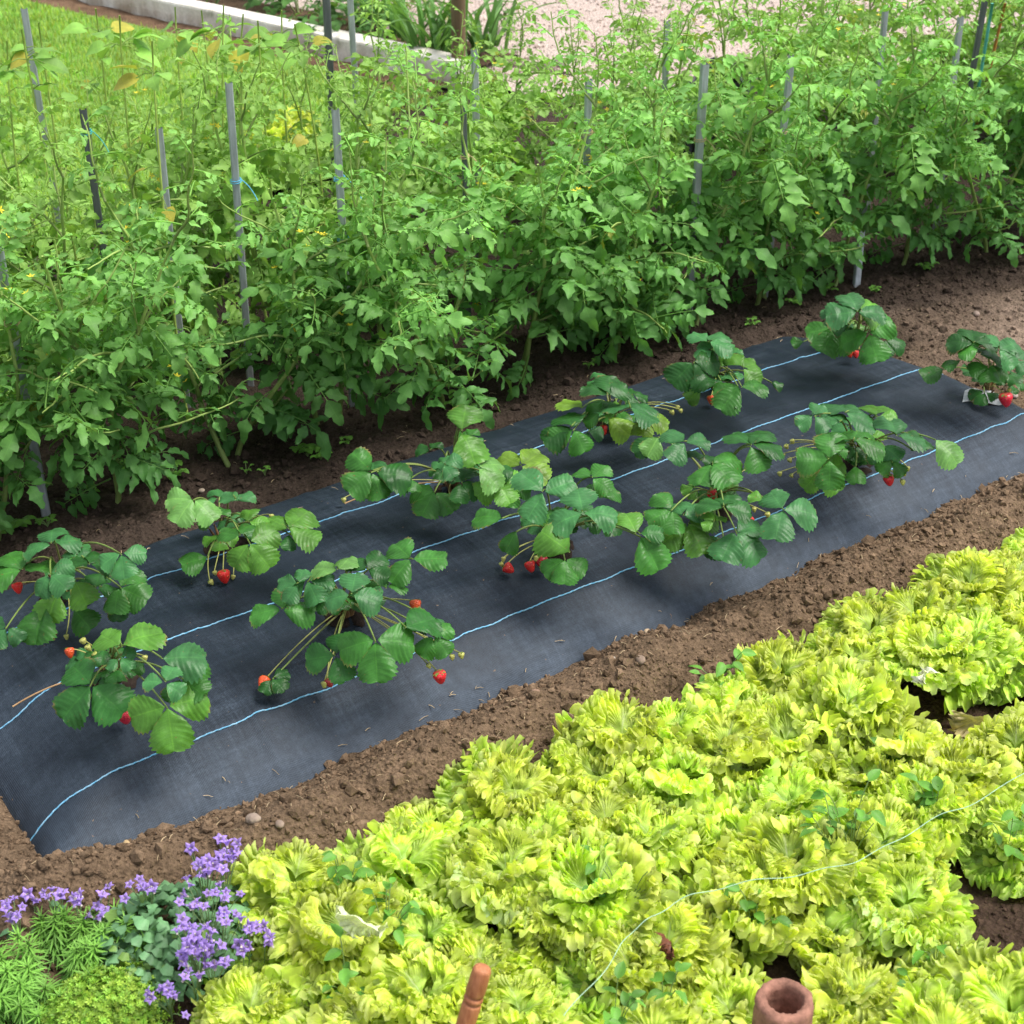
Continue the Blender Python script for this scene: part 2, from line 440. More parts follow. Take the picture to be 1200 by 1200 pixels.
mb.scatter(*(lambda a: (a[0], if_, a[1], a[2], a[3]))(clods(9000, 11, .0022, .014, (.3, 3.3, 1.74, 2.06), keep=off_sheet)))
mb.scatter(*(lambda a: (a[0], if_, a[1], a[2], a[3]))(clods(3500, 12, .003, .017, (.25, 3.9, 2.82, 3.3), keep=off_sheet)))
mb.scatter(*(lambda a: (a[0], if_, a[1], a[2], a[3]))(clods(1500, 13, .003, .016, (.2, .56, 1.85, 2.5), keep=off_sheet)))
mb.scatter(*(lambda a: (a[0], if_, a[1], a[2], a[3]))(clods(1800, 14, .0035, .016, (2.85, 4.0, 2.2, 3.0), keep=off_sheet)))
mb.scatter(*(lambda a: (a[0], if_, a[1], a[2], a[3]))(clods(1800, 15, .003, .015, (1.2, 2.3, .95, 1.74), keep=off_sheet)))
lr = np.random.RandomState(19)
mb.scatter(*(lambda a: (a[0], if_, a[1], a[2], a[3]))(clods(460, 16, .007, .018, (.3, 3.3, 1.76, 2.03), pw=3.0, keep=off_sheet)))
mb.scatter(*(lambda a: (a[0], if_, a[1], a[2], a[3]))(clods(260, 17, .007, .018, (.2, 4.2, 2.86, 3.2), pw=3.0, keep=off_sheet)))
tag(mb.build('soil_clods', M['clod'], smooth=False), kind='stuff', label='loose brown soil crumbs strewn around the black sheet', cat='soil')

mb = MB()
for k in range(420):
    x_, y_ = (lr.uniform(.3, 3.2), lr.uniform(1.76, 2.06)) if k < 330 else (lr.uniform(.6, 3.8), lr.uniform(2.7, 3.2))
    z_ = max(float(soil_z(x_, y_)), float(fabric_z(x_, y_)))+.004; a_ = lr.uniform(0, 6.28); l_ = lr.uniform(.002, .011); d_ = np.array([math.cos(a_), math.sin(a_), lr.uniform(-.15, .25)])*l_
    o_ = np.array([x_, y_, z_]); mb.tube(np.array([o_-d_, o_+np.array([0, 0, .002]), o_+d_]), lr.uniform(.0004, .0008), 4, np.array([.42, .32, .19])*lr.uniform(.6, 1.4))
tag(mb.build('dry_litter', M['stem']), kind='stuff', label='dry straw bits and rootlets scattered along the edges of the black sheet', cat='straw')
# lawn, gravel
def patch(name, poly, z, mat, nx=60):
    """a sheet bounded by a polygon, laid just above the ground"""
    import bmesh
    bm = bmesh.new(); vs = [bm.verts.new((p[0], p[1], 0)) for p in poly]; f = bm.faces.new(vs)
    if f.normal.z < 0: f.normal_flip()
    bmesh.ops.triangulate(bm, faces=bm.faces[:])
    for _ in range(4): bmesh.ops.subdivide_edges(bm, edges=bm.edges[:], cuts=1, use_grid_fill=True)
    for v in bm.verts: v.co.z = z+.012*float(fbm(np.array(v.co.x*1.5), np.array(v.co.y*1.5), 2, 3))
    bm.normal_update()
    me = bpy.data.meshes.new(name); bm.to_mesh(me); bm.free(); me.materials.append(mat)
    o = bpy.data.objects.new(name, me); COL.objects.link(o); tag(o, kind='structure'); return o
K0 = at(180, 27)[:2]; K1 = at(530, 106)[:2]                     # the concrete kerb's near foot
kd = (K1-K0)/np.linalg.norm(K1-K0); kn = np.array([-kd[1], kd[0]])
if kn[0] < 0: kn = -kn                                          # towards the iris border
Kfar = K0-kd*6
patch('lawn', [(-8, 4.55), (2.45, 4.55), (2.9, 5.0), K1-kd*.35-kn*.16, K0-kn*.16, Kfar-kn*.16, (-8, 12)], .035, M['lawn'])
patch('gravel_path', [K1+kn*.10, K1+kn*.10+kd*.35, (4.0, 4.75), (4.6, 4.5), (9, 3.2), (16, 3.6), (16, 16), (3.9, 16), K0+kn*.40], .016, M['gravel'])
# pebbles of the gravel
r = np.random.RandomState(5); n = 9000
p = np.stack([r.uniform(3.4, 7.2, n), r.uniform(3.8, 7.6, n)], 1)
ok = (p[:, 1] > 4.9-.42*(p[:, 0]-3.9)) & ((p-K1) @ kn > .15)
p = p[ok]; n = len(p); sz = r.uniform(.004, .011, n)
base = np.array([[.56, .45, .39], [.52, .42, .36], [.62, .53, .47], [.48, .38, .33], [.58, .49, .43]])[r.randint(0, 5, n)]*r.uniform(.8, 1.1, n)[:, None]
mb = MB(); mb.scatter(iv, if_, np.concatenate([p, np.full((n, 1), .024)], 1), rand_rots(n, r)*(sz[:, None, None]*np.array([1, .8, .6])), base)
tag(mb.build('gravel', M['stone']), kind='stuff', label='pinkish gravel chips covering the path behind the tomatoes', cat='gravel')
# grass blades
r = np.random.RandomState(6); n = 70000
p = np.stack([r.uniform(.3, 3.5, n), r.uniform(4.55, 7.5, n)], 1)
kk = (p-K0) @ kn
ok = (kk < -.17) & ~((p[:, 0] > 2.4) & (p[:, 1] < 5.0)); p = p[ok]; n = len(p)
h = r.uniform(.012, .036, n); az = r.uniform(0, 2*PI, n); ln = r.uniform(.1, .6, n)
bv = np.zeros((n, 5, 3)); w = r.uniform(.0015, .003, n)
bv[:, 0, 1] = w; bv[:, 1, 1] = -w; bv[:, 2] = np.stack([h*ln*.35, w*.8, h*.6], 1); bv[:, 3] = np.stack([h*ln*.35, -w*.8, h*.6], 1); bv[:, 4] = np.stack([h*ln, 0*w, h], 1)
ca, sa = np.cos(az), np.sin(az); z0 = np.zeros(n); m = np.stack([np.stack([ca, -sa, z0], -1), np.stack([sa, ca, z0], -1), np.stack([z0, z0, z0+1], -1)], 1)
gc = np.array([.26, .46, .08])*r.uniform(.6, 1.35, n)[:, None]*np.stack([r.uniform(.8, 1.5, n), np.ones(n), np.ones(n)], 1)
mb = MB(); mb.scatter(bv, [np.array([[1, 0, 2, 3]]), np.array([[3, 2, 4]])], np.concatenate([p, np.full((n, 1), .03)], 1), m, gc)
tag(mb.build('grass', M['grass']), kind='stuff', label='short bright green lawn grass behind the tomato rows', cat='grass')

# ------------------------------------------------------------------ the woven sheet
SHEET = empty('ground_cover_sheet', (0, 0, 0))
tag(SHEET, 'black woven weed control sheet with blue lines stretched over the raised strawberry bed', 'ground cover')
fs = np.arange(.36, 3.17, .0085); ft = np.arange(1.90, 2.93, .0085)
a, b = np.meshgrid(fs, ft, indexing='ij')
mb = MB(); mb.grid(np.stack([a, b, fabric_z(a, b)], -1), (.03, .03, .03)); mb.build('sheet', M['fabric'], SHEET)
for t0, ph in ((2.135, 0.), (2.402, 2.), (2.618, 4.)):
    s = np.arange(.44, 3.10, .006)
    t = t0+.003*np.sin(s*2.1+ph)+.0015*fbm(s*5, s*0+ph, 2, 15)+.0012*np.sin(s*70+ph)
    z = fabric_z(s, t)+.0012+.0006*np.sin(s*420)
    mb = MB(); mb.tube(np.stack([s, t, z], 1), .0015+.0002*np.sin(s*260), 7, (.1, .4, .7)); mb.build('marker_line', M['line'], SHEET)

# ------------------------------------------------------------------ strawberry plants
def s_leaflet(L, W, rs, fold=.25, droop=.9, cup=.5, teeth=9, nu=46, nv=13):
    u = np.linspace(0, 1, nu)[:, None]; v = np.linspace(-1, 1, nv)[None]
    sh = np.sin(PI*np.clip(u, 0, 1)**1.02)**.78*(.86+.14*u)
    sh[0] = .03; sh[-1] = 0.02
    saw = (u*teeth) % 1.0
    edge = 1+.17*(1-saw)*np.clip(u*4, 0, 1)-.03
    hw = W/2*sh*(1+(edge-1)*np.abs(v)**4)
    y = v*hw
    x = L*(u*.86+.14*np.sin(PI*u*.62)*np.abs(v)**1.5*np.sin(PI*u)**.5*1.1)
    x = x+L*.05*(1-saw)*np.abs(v)**6*np.sin(PI*u)**.5
    av = np.abs(v)
    z = fold*np.abs(y)*(1-.5*av) - droop*(x/L)**2*L*.20 - cup*y*y/(W*.5)*.55
    z = z+.00035*np.sin(2*PI*(u*teeth*.9))*av**.7*np.sin(PI*u)**.5*(L/.05)
    z = z+.0032*fbm(x*40+rs.uniform(0, 50), y*45, 2, 3)*(L/.05)
    z = z+.003*np.sin(u*9+rs.uniform(0, 6))*av**2*np.sign(v)
    P = np.stack([x, y+0*u, z+0*u], -1)
    uv = np.stack([u+0*v-.0, v+0*u], -1).reshape(-1, 2)
    return P, uv
SG = dict(g=(.038, .145, .022), d=(.021, .092, .017), l=(.078, .210, .027), b=(.042, .150, .045), y=(.15, .28, .030), p=(.11, .25, .06))
CAMP = np.array([0., 0., CAMH])
def s_leaf(plant, base, hub, tip, kind='g', n=3, roll=0.0, spread=78, rs=R, size=None, side=.94, fold=None, label=None, up=None):
    hub = np.asarray(hub, float); tip = np.asarray(tip, float)
    d = tip-hub; L = float(np.clip(np.linalg.norm(d)*1.05, .030, .080)) if size is None else size
    Fm = frame(d, (rs.uniform(-.3, .05), rs.uniform(-.45, 0), 1) if up is None else up, math.radians(roll)+rs.uniform(-.1, .1))
    mb = MB(); col = np.array(SG[kind])*rs.uniform(.85, 1.18)
    fold = rs.uniform(.06, .32) if fold is None else fold
    angs = [0] if n == 1 else ([spread*.55, -spread*.55] if n == 2 else [0, spread, -spread])
    for i, an in enumerate(angs):
        Li = L if an == 0 else L*side*rs.uniform(.92, 1.06)
        P, uv = s_leaflet(Li, Li*rs.uniform(.88, 1.02), rs, fold, rs.uniform(.5, 1.3), rs.uniform(.3, .9), teeth=9 if Li > .04 else 7)
        ty = math.radians(rs.uniform(-4, 10))+ (0 if an == 0 else math.radians(4))
        Ml = Fm @ rotz(math.radians(an+rs.uniform(-7, 7))) @ roty(ty) @ rotx(rs.uniform(-.2, .2))
        P = P+np.array([.004, 0, 0])
        P = P @ Ml.T
        cc = np.ones((P.shape[0]*P.shape[1], 1))*col*rs.uniform(.88, 1.12)
        if kind == 'y':
            e = np.clip(np.abs(uv[:, 1:2])*1.1-.25, 0, 1); cc = cc*(1-.35*(1-e))+(1-e)*.0
        mb.grid(P, cc, uv)
    o = mb.build('leaf', M['strawberry_leaf'], plant, hub-np.asarray(plant.location))
    if label: o['label'] = label
    q = np.asarray(base)+np.array([rs.uniform(-.012, .012), rs.uniform(-.012, .012), 0])
    mid = (q+hub)/2+np.array([0, 0, .35*(hub[2]-q[2])+.008])
    mid[:2] = q[:2]+(hub[:2]-q[:2])*.35
    pts = bez(q, mid, hub+Fm[:, 0]*.003, 12)-hub
    mb = MB(); k = np.linspace(0, 1, 12)[:, None]
    pc = np.array([.20, .13, .06])*(1-k)**2+np.array([.17, .25, .06])*(1-(1-k)**2)
    mb.tube(pts, np.linspace(.0022, .0015, 12), 6, pc); mb.build('petiole', M['stem'], o)
    return o

BP = [(0., 0.001), (.22, .0), (.62, .05), (.90, .28), (1.0, .55), (.97, .78), (.78, .95), (.45, 1.02), (.0, 1.03)]
def berry(plant, base, pos, size=.012, dirv=(0, 0, -1), col=(.74, .028, .02), rs=R, stalk=True, calyx=True):
    """fruit: tip points along dirv, calyx on the other end; stalk back to the crown"""
    pos = np.asarray(pos, float); Fm = frame(-np.asarray(dirv, float), (0.2, .9, .1))  # x axis = towards calyx
    Mx = np.stack([Fm[:, 1], Fm[:, 2], Fm[:, 0]], 1)                                   # z axis = towards calyx
    p = np.array(BP); tt_ = np.linspace(0, 1, 15); ip = np.linspace(0, 1, len(p))
    pr = np.stack([np.interp(tt_, ip, p[:, 0]), np.interp(tt_, ip, p[:, 1])], 1)[::1]
    pr = np.array([[.02, 0.0], [.17, .03], [.36, .15], [.55, .36], [.73, .64], [.89, .97], [1.0, 1.30], [.99, 1.52], [.87, 1.70], [.6, 1.81], [.3, 1.84], [.02, 1.85]])
    pr = pr*np.array([size*1.06, size*1.22]); pr[:, 1] -= size*1.0
    mb = MB(); k = np.repeat(np.linspace(0, 1, len(pr)), 16)[:, None]
    c = np.array(col)*(1-np.clip(k-.75, 0, 1)*1.5)+np.clip(k-.75, 0, 1)*1.5*np.array([.6, .35, .12])*.6
    mb.lathe(pr, 16, c)
    for i in range(len(mb.v)):
        mb.v[i] = (mb.v[i]*(1+.05*rs.normal(size=3)*.6)) @ Mx.T
    o = mb.build('strawberry', M['berry'], plant, pos-np.asarray(plant.location))
    if calyx:
        mb = MB(); top = size*1.02
        for k in range(9):
            a = k/9*2*PI+rs.uniform(-.2, .2); l = size*rs.uniform(.9, 1.3)
            u = np.linspace(0, 1, 5)[:, None]; v = np.array([[-1, 0, 1]])
            x = u*l; y = v*size*.26*np.sin(PI*(u*.85+.12)); z = top+size*.15*np.sin(u*2.5+.3)*rs.uniform(-.5, 2.2)+0*v
            P = np.stack([x+0*v, y, z], -1) @ rotz(a).T @ Mx.T
            mb.grid(P, np.array([.22, .34, .07])*rs.uniform(.75, 1.2))
        mb.build('calyx', M['small_leaf'], o)
    if stalk:
        a_ = Mx[:, 2]*size*1.0; b_ = np.asarray(base)-pos
        pts = bez(a_, (a_+b_)/2+np.array([rs.uniform(-.02, .02), rs.uniform(-.02, .01), rs.uniform(.0, .03)])+Mx[:, 2]*.015, b_, 12)
        mb = MB(); mb.tube(pts, .0012, 5, (.33, .34, .10)); mb.build('stalk', M['stem'], o)
    return o
def bud(plant, base, pos, rs=R, col=(.45, .45, .12)):
    """small hard green fruit on a thin stalk"""
    return berry(plant, base, pos, rs.uniform(.0042, .006), (rs.uniform(-.5, .5), -.4, -.8), col, rs)

ZB = .10
def hole(base, rs, tilt=0):
    """cross cut in the sheet with soil showing and its flaps turned up"""
    n = 26; th = np.arange(n)/n*2*PI; rad = .042*(1+.45*fbm(np.cos(th)*2+base[0]*9, np.sin(th)*2+base[1]*7, 3, 5))
    rr = np.linspace(0, 1, 7)
    P = np.zeros((7, n, 3)); P[..., 0] = base[0]+rr[:, None]*rad*np.cos(th); P[..., 1] = base[1]+rr[:, None]*rad*np.sin(th)
    P[..., 2] = fabric_z(P[..., 0], P[..., 1])+.0045*(1-rr[:, None]**3)+.002*np.abs(fbm(P[..., 0]*90, P[..., 1]*90, 2, 6))+.001
    mb = MB(); mb.grid(P, (.028, .02, .016), wrap=True); mb.build('planting_hole', M['clod'], SHEET)
    for k in range(3):
        a = rs.uniform(0, 2*PI) if k else tilt
        f = np.array([math.cos(a), math.sin(a), 0]); l = np.array([-f[1], f[0], 0]); lift = rs.uniform(.3, 1.0)
        u = np.linspace(0, 1, 6)[:, None]; v = np.linspace(-1, 1, 5)[None]
        c0 = np.array([base[0], base[1], 0])+f*.034
        x = c0[0]+f[0]*(-.030*u)+l[0]*v*.020*(1-u*.95); y = c0[1]+f[1]*(-.030*u)+l[1]*v*.020*(1-u*.95)
        z = fabric_z(x, y)+.0008+.022*lift*u**1.3+.003*v*u
        mb = MB(); mb.grid(np.stack([x, y, z], -1), (.03, .03, .03)); mb.build('flap', M['fabric'], SHEET)

def plant(base_px, label, leaves, berries=(), buds=(), runners=(), seed=0, extra=0):
    rs = np.random.RandomState(100+seed)
    b = at(base_px[0], base_px[1], ZB); b[2] = float(fabric_z(b[0], b[1]))
    root = empty('strawberry_plant', b); tag(root, label, 'strawberry plant', 'strawberry plants on the black sheet')
    hole(b, rs, seed)
    # brown crown with scale bases
    mb = MB()
    for k in range(9):
        a = rs.uniform(0, 2*PI); q = np.array([math.cos(a), math.sin(a), 0])*rs.uniform(.003, .012)
        mb.tube(bez(q, q*1.5+np.array([0, 0, .02]), q*2.6+np.array([0, 0, rs.uniform(.03, .05)]), 5), np.array([.005, .0045, .0035, .0025, .0015]), 6, np.array([.15, .085, .04])*rs.uniform(.6, 1.3))
    mb.build('crown', M['stem'], root)
    c = b+np.array([0, 0, .022])
    for lf in leaves:
        hx, hy, zh, tx, ty, zt = lf[:6]; kind = lf[6] if len(lf) > 6 else 'g'; n = lf[7] if len(lf) > 7 else 3
        kw = lf[8] if len(lf) > 8 else {}
        hub = at(hx, hy, ZB+zh); kk = float(np.clip(.34+(zh-zt)*5+rs.uniform(-.22, .22), .12, 1.25))
        nrm = np.array([-.565*kk+rs.uniform(-.15, .15), -.825*kk+rs.uniform(-.12, .12), 1.0])     # blades face up and towards the light
        ray = at(tx, ty, 0)-CAMP; tip = CAMP+ray*(np.dot(hub-CAMP, nrm)/np.dot(ray, nrm))
        s_leaf(root, c, hub, tip, kind, n, rs=rs, up=nrm, **kw)
    for k in range(extra+3):     # short inner leaves that fill the heart of the plant
        a = rs.uniform(0, 2*PI); rad = rs.uniform(.02, .07); z = rs.uniform(.035, .10)
        h = b+np.array([math.cos(a)*rad, math.sin(a)*rad, z]); d = np.array([math.cos(a), math.sin(a), rs.uniform(-.4, .3)])*rs.uniform(.03, .043)
        s_leaf(root, c, h, h+d, rs.choice(['g', 'd', 'd', 'l', 'b']), 3, rs=rs)
    for q in berries:
        x, y, s_, z = q[:4]; col = q[4] if len(q) > 4 else (.74, .026, .022); dv = q[5] if len(q) > 5 else (rs.uniform(-.3, .3), -.55, -.8)
        p_ = at(x, y, ZB+z)
        p_[2] = max(p_[2], float(fabric_z(p_[0], p_[1]))+s_*.9)
        berry(root, c, p_, s_, dv, col, rs)
    for x, y, z in buds: bud(root, c, at(x, y, ZB+z), rs)
    for (x, y, zz_) in runners:
        e = at(x, y, ZB+zz_); m_ = (c+e)/2+np.array([0, 0, .03])
        mb = MB(); mb.tube(bez(c, m_, e, 14)-np.array(b), .0016, 6, (.36, .22, .11)); mb.build('runner', M['stem'], root)
    return root

ORANGE = (.70, .09, .025); DEEP = (.36, .008, .018); PINK = (.60, .03, .06)
plant((75, 688), 'large strawberry plant at left end of back row, red berry hanging at its left', [
    (60, 637, .20, 59, 617, .21, 'b', 3), (142, 648, .22, 147, 675, .19, 'b', 3, dict(roll=-8)), (58, 672, .19, 77, 690, .17, 'b', 3),
    (27, 668, .16, 10, 642, .18, 'g', 3), (140, 688, .13, 174, 700, .11, 'g', 3), (88, 680, .14, 99, 710, .09, 'l', 1),
    (68, 695, .13, 58, 728, .09, 'l', 1, dict(fold=.7)), (52, 708, .12, 38, 757, .05, 'g', 1, dict(fold=.9)), (8, 735, .10, -8, 757, .07, 'b', 3),
    (138, 702, .10, 155, 722, .05, 'd', 2), (85, 712, .08, 106, 736, .05, 'g', 1), (104, 662, .19, 118, 640, .18, 'd', 3), (88, 655, .18, 96, 640, .20, 'b', 2), (112, 690, .12, 118, 668, .13, 'd', 3)],
    [(21, 690, .0098, .09)], [(65, 742, .012), (78, 747, .012), (62, 748, .01)], seed=1, extra=2)
plant((133, 800), 'strawberry plant nearest the left front corner, dark pink berry below its crown', [
    (141, 758, .19, 192, 733, .20, 'l', 1, dict(fold=.35)), (141, 758, .19, 112, 742, .19, 'l', 1), (140, 770, .17, 152, 784, .16, 'b', 3),
    (107, 803, .12, 68, 842, .06, 'd', 3, dict(side=.95, spread=95)), (193, 800, .20, 206, 778, .20, 'b', 3, dict(spread=100)), (188, 772, .19, 252, 756, .19, 'b', 1, dict(fold=.15)),
    (196, 828, .12, 205, 889, .06, 'l', 3, dict(spread=92, side=.9)), (213, 795, .14, 239, 815, .10, 'g', 3), (150, 785, .12, 160, 770, .13, 'g', 2)],
    [(147, 841, .0125, .02, PINK, (.05, -.2, -1)), (82, 766, .0085, .07, ORANGE)], [(104, 760, .09), (170, 772, .10), (112, 768, .09), (98, 752, .12)], runners=[(15, 828, .004)], seed=2, extra=1)
plant((263, 636), 'strawberry plant with folded pale leaf at back, bright red berry before its crown', [
    (227, 585, .16, 208, 612, .11, 'p', 3), (276, 586, .20, 279, 569, .21, 'b', 2, dict(spread=110)), (292, 636, .16, 318, 662, .11, 'l', 3),
    (290, 612, .15, 311, 596, .16, 'l', 2), (337, 620, .15, 362, 594, .17, 'l', 3), (245, 652, .05, 211, 660, .03, 'g', 1), (282, 628, .17, 272, 608, .18, 'g', 2), (340, 625, .14, 352, 642, .09, 'd', 2), (250, 605, .12, 240, 590, .14, 'g', 3)],
    [(263, 677, .0122, .02, (.66, .025, .02), (0, -.35, -.9))], [(248, 683, .01), (273, 677, .01), (252, 672, .02), (318, 606, .13)], seed=3, extra=1)
plant((408, 722), 'widest strawberry plant, two tiers of leaves, a berry on each side', [
    (330, 715, .14, 331, 698, .16, 'g', 3, dict(spread=92, size=.052, side=1.15)), (350, 684, .19, 325, 677, .19, 'b', 3), (360, 680, .18, 369, 706, .15, 'b', 3),
    (396, 668, .20, 384, 643, .22, 'p', 2), (412, 697, .22, 414, 668, .23, 'b', 3, dict(spread=100)), (430, 668, .19, 447, 645, .20, 'd', 3),
    (482, 655, .19, 524, 650, .18, 'g', 3, dict(spread=130)), (440, 750, .13, 441, 820, .06, 'g', 3, dict(spread=85, side=.95)), (394, 768, .09, 357, 775, .07, 'd', 3, dict(spread=100)),
    (474, 736, .14, 516, 716, .15, 'd', 1), (508, 745, .11, 526, 766, .06, 'g', 3), (498, 722, .12, 506, 738, .10, 'b', 2), (452, 690, .16, 462, 672, .17, 'g', 2), (385, 700, .14, 372, 716, .11, 'd', 3), (318, 795, .025, 334, 806, .01, 'd', 3)],
    [(516, 795, .0118, .03, (.60, .02, .03), (.1, -.2, -1)), (487, 711, .0105, .09, (.62, .09, .03)), (308, 801, .0105, .012, ORANGE, (-.7, -.5, -.2)), (386, 801, .008, .01, (.3, .03, .03))],
    [(503, 781, .05), (541, 769, .05), (530, 771, .04), (380, 803, .01)], seed=4, extra=2)
plant((652, 642), 'strawberry plant with big pale puckered leaf, cluster of dark red berries at foot', [
    (637, 577, .20, 608, 548, .20, 'b', 3, dict(spread=105)), (683, 600, .19, 677, 568, .20, 'b', 3, dict(spread=100)), (669, 648, .14, 630, 622, .13, 'l', 1, dict(fold=.1)),
    (662, 655, .10, 664, 684, .05, 'g', 3, dict(spread=60)), (693, 560, .20, 712, 544, .20, 'g', 3), (590, 608, .15, 553, 599, .13, 'g', 1), (606, 622, .10, 588, 642, .05, 'g', 1),
    (746, 626, .16, 730, 600, .17, 'l', 1), (750, 628, .15, 778, 668, .06, 'g', 1, dict(fold=.7)), (748, 625, .16, 778, 625, .13, 'd', 1),
    (704, 582, .16, 712, 560, .17, 'g', 2), (708, 606, .12, 722, 625, .07, 'd', 3), (655, 605, .16, 640, 590, .17, 'g', 2)],
    [(597, 667, .0102, .015, (.5, .02, .02), (.5, -.6, -.5)), (622, 665, .0105, .015, (.55, .02, .02)), (636, 661, .0125, .02, DEEP)], [(590, 656, .02), (628, 655, .04), (588, 662, .012)], seed=5, extra=1)
plant((836, 592), 'strawberry plant with upright back clump, red berries at crown and right', [
    (803, 518, .19, 782, 497, .20, 'b', 3, dict(spread=110)), (770, 513, .14, 742, 528, .10, 'd', 1), (772, 511, .15, 760, 533, .10, 'p', 1, dict(fold=.8)), (834, 543, .16, 864, 562, .13, 'g', 3),
    (880, 522, .18, 894, 497, .20, 'd', 3, dict(spread=60)), (879, 522, .18, 893, 551, .12, 'g', 1), (788, 598, .13, 758, 606, .12, 'g', 3), (800, 605, .12, 815, 580, .14, 'b', 2),
    (806, 612, .10, 829, 648, .04, 'l', 3), (848, 594, .15, 854, 571, .17, 'd', 3), (838, 612, .12, 826, 600, .13, 'l', 3), (917, 597, .13, 962, 599, .12, 'b', 3, dict(spread=105)),
    (862, 624, .09, 896, 650, .04, 'b', 3), (848, 630, .06, 849, 658, .02, 'd', 2), (820, 540, .15, 835, 525, .17, 'd', 2), (896, 588, .12, 880, 578, .14, 'l', 1)],
    [(836, 581, .0105, .05, (.58, .015, .02)), (880, 614, .0105, .05, (.62, .025, .03))], [(884, 598, .06), (900, 604, .06), (898, 545, .05)], seed=6, extra=2)
plant((1003, 537), 'bushy strawberry plant with dry yellow stalks at left, berry at lower right', [
    (953, 487, .20, 972, 503, .18, 'b', 3, dict(spread=105)), (990, 484, .18, 1006, 464, .19, 'b', 3), (1027, 488, .17, 1027, 461, .19, 'l', 1), (1028, 490, .17, 1052, 488, .16, 'l', 1),
    (972, 538, .15, 933, 538, .12, 'g', 3, dict(spread=90)), (970, 525, .16, 985, 508, .17, 'g', 2), (1000, 516, .17, 1010, 490, .18, 'g', 3), (962, 552, .09, 982, 577, .04, 'l', 3),
    (1050, 511, .16, 1077, 488, .18, 'b', 2), (1067, 527, .14, 1108, 494, .17, 'd', 1, dict(fold=.7)), (1095, 514, .15, 1123, 543, .07, 'p', 1), (1035, 522, .12, 1041, 546, .08, 'b', 2),
    (1003, 545, .08, 1003, 564, .04, 'g', 1), (985, 495, .17, 970, 478, .18, 'b', 2), (1046, 540, .10, 1044, 560, .06, 'g', 2)],
    [(1042, 564, .0115, .05, (.62, .02, .035), (.1, -.3, -1))], [(929, 518, .08), (922, 524, .07), (935, 528, .06), (918, 534, .05), (926, 540, .03), (914, 556, .02), (928, 558, .02), (1060, 556, .06), (1058, 566, .05), (1064, 550, .06)], seed=7, extra=3)
plant((1158, 458), 'strawberry plant at the right edge in pale torn hole, largest oblong berry', [
    (1141, 402, .19, 1139, 379, .21, 'd', 3), (1130, 421, .15, 1104, 422, .15, 'g', 1), (1106, 433, .10, 1079, 439, .07, 'g', 1, dict(fold=.5)), (1170, 409, .18, 1193, 397, .18, 'b', 3),
    (1148, 414, .16, 1159, 400, .17, 'd', 2), (1190, 421, .14, 1206, 412, .13, 'b', 3), (1160, 428, .13, 1166, 446, .09, 'g', 3), (1148, 408, .18, 1120, 398, .19, 'g', 2)],
    [(1179, 470, .0155, .02, (.62, .02, .045), (.1, -.25, -1))], [(1183, 458, .04)], seed=8, extra=1)
plant((530, 575), 'back row strawberry plant with one leaf standing tall and a yellow leaf', [
    (541, 505, .24, 551, 474, .26, 'l', 1, dict(fold=.15)), (541, 506, .23, 556, 542, .17, 'l', 1, dict(fold=.2)), (436, 553, .14, 405, 572, .10, 'g', 3), (437, 552, .14, 440, 535, .15, 'b', 1), (440, 553, .14, 487, 556, .12, 'd', 1),
    (520, 545, .21, 541, 538, .20, 'b', 3), (560, 548, .18, 590, 534, .18, 'p', 3), (510, 576, .09, 491, 602, .04, 'g', 3), (540, 565, .14, 566, 572, .12, 'd', 3),
    (583, 565, .14, 598, 590, .10, 'l', 3), (610, 546, .14, 632, 522, .16, 'y', 3), (575, 549, .16, 592, 563, .14, 'd', 2), (482, 560, .12, 470, 572, .10, 'g', 2), (505, 528, .17, 498, 515, .18, 'd', 2), (600, 572, .10, 616, 588, .06, 'g', 2)],
    [(527, 595, .0112, .02, (.60, .018, .02), (-.2, -.3, -.9))], [(403, 587, .01)], runners=[(404, 590, .02)], seed=9, extra=3)
plant((716, 500), 'strawberry plant with three yellowing leaves, large dark leaf hanging at left', [
    (670, 500, .13, 633, 510, .08, 'd', 1, dict(fold=.1)), (670, 500, .14, 660, 474, .16, 'd', 1), (672, 503, .13, 664, 534, .05, 'g', 2), (683, 479, .15, 660, 461, .17, 'y', 1), (713, 463, .19, 712, 437, .21, 'd', 3, dict(spread=60)),
    (738, 478, .17, 769, 462, .18, 'b', 3), (712, 490, .10, 741, 506, .06, 'y', 1), (755, 487, .12, 786, 495, .09, 'y', 3), (704, 484, .14, 690, 468, .15, 'g', 3), (724, 478, .15, 708, 472, .16, 'l', 2), (688, 505, .08, 700, 520, .04, 'b', 2)],
    [(707, 505, .0105, .02)], [(794, 478, .06), (798, 482, .06), (788, 484, .05)], seed=10, extra=2)
plant((838, 448), 'strawberry plant with very large two lobed leaf, orange berry below it', [
    (830, 401, .19, 846, 384, .20, 'b', 3), (812, 424, .16, 831, 455, .08, 'd', 3), (868, 454, .12, 908, 444, .12, 'g', 3, dict(spread=150, side=1.0, size=.068)), (866, 452, .13, 842, 474, .06, 'g', 1, dict(fold=.1)),
    (870, 431, .14, 891, 421, .14, 'l', 3), (822, 455, .06, 806, 466, .03, 'l', 1), (903, 448, .08, 917, 452, .06, 'd', 1), (842, 415, .15, 858, 420, .14, 'l', 2), (835, 410, .17, 812, 402, .18, 'b', 2)],
    [(834, 470, .0105, .02, ORANGE)], [(850, 420, .10), (812, 446, .05)], seed=11, extra=2)
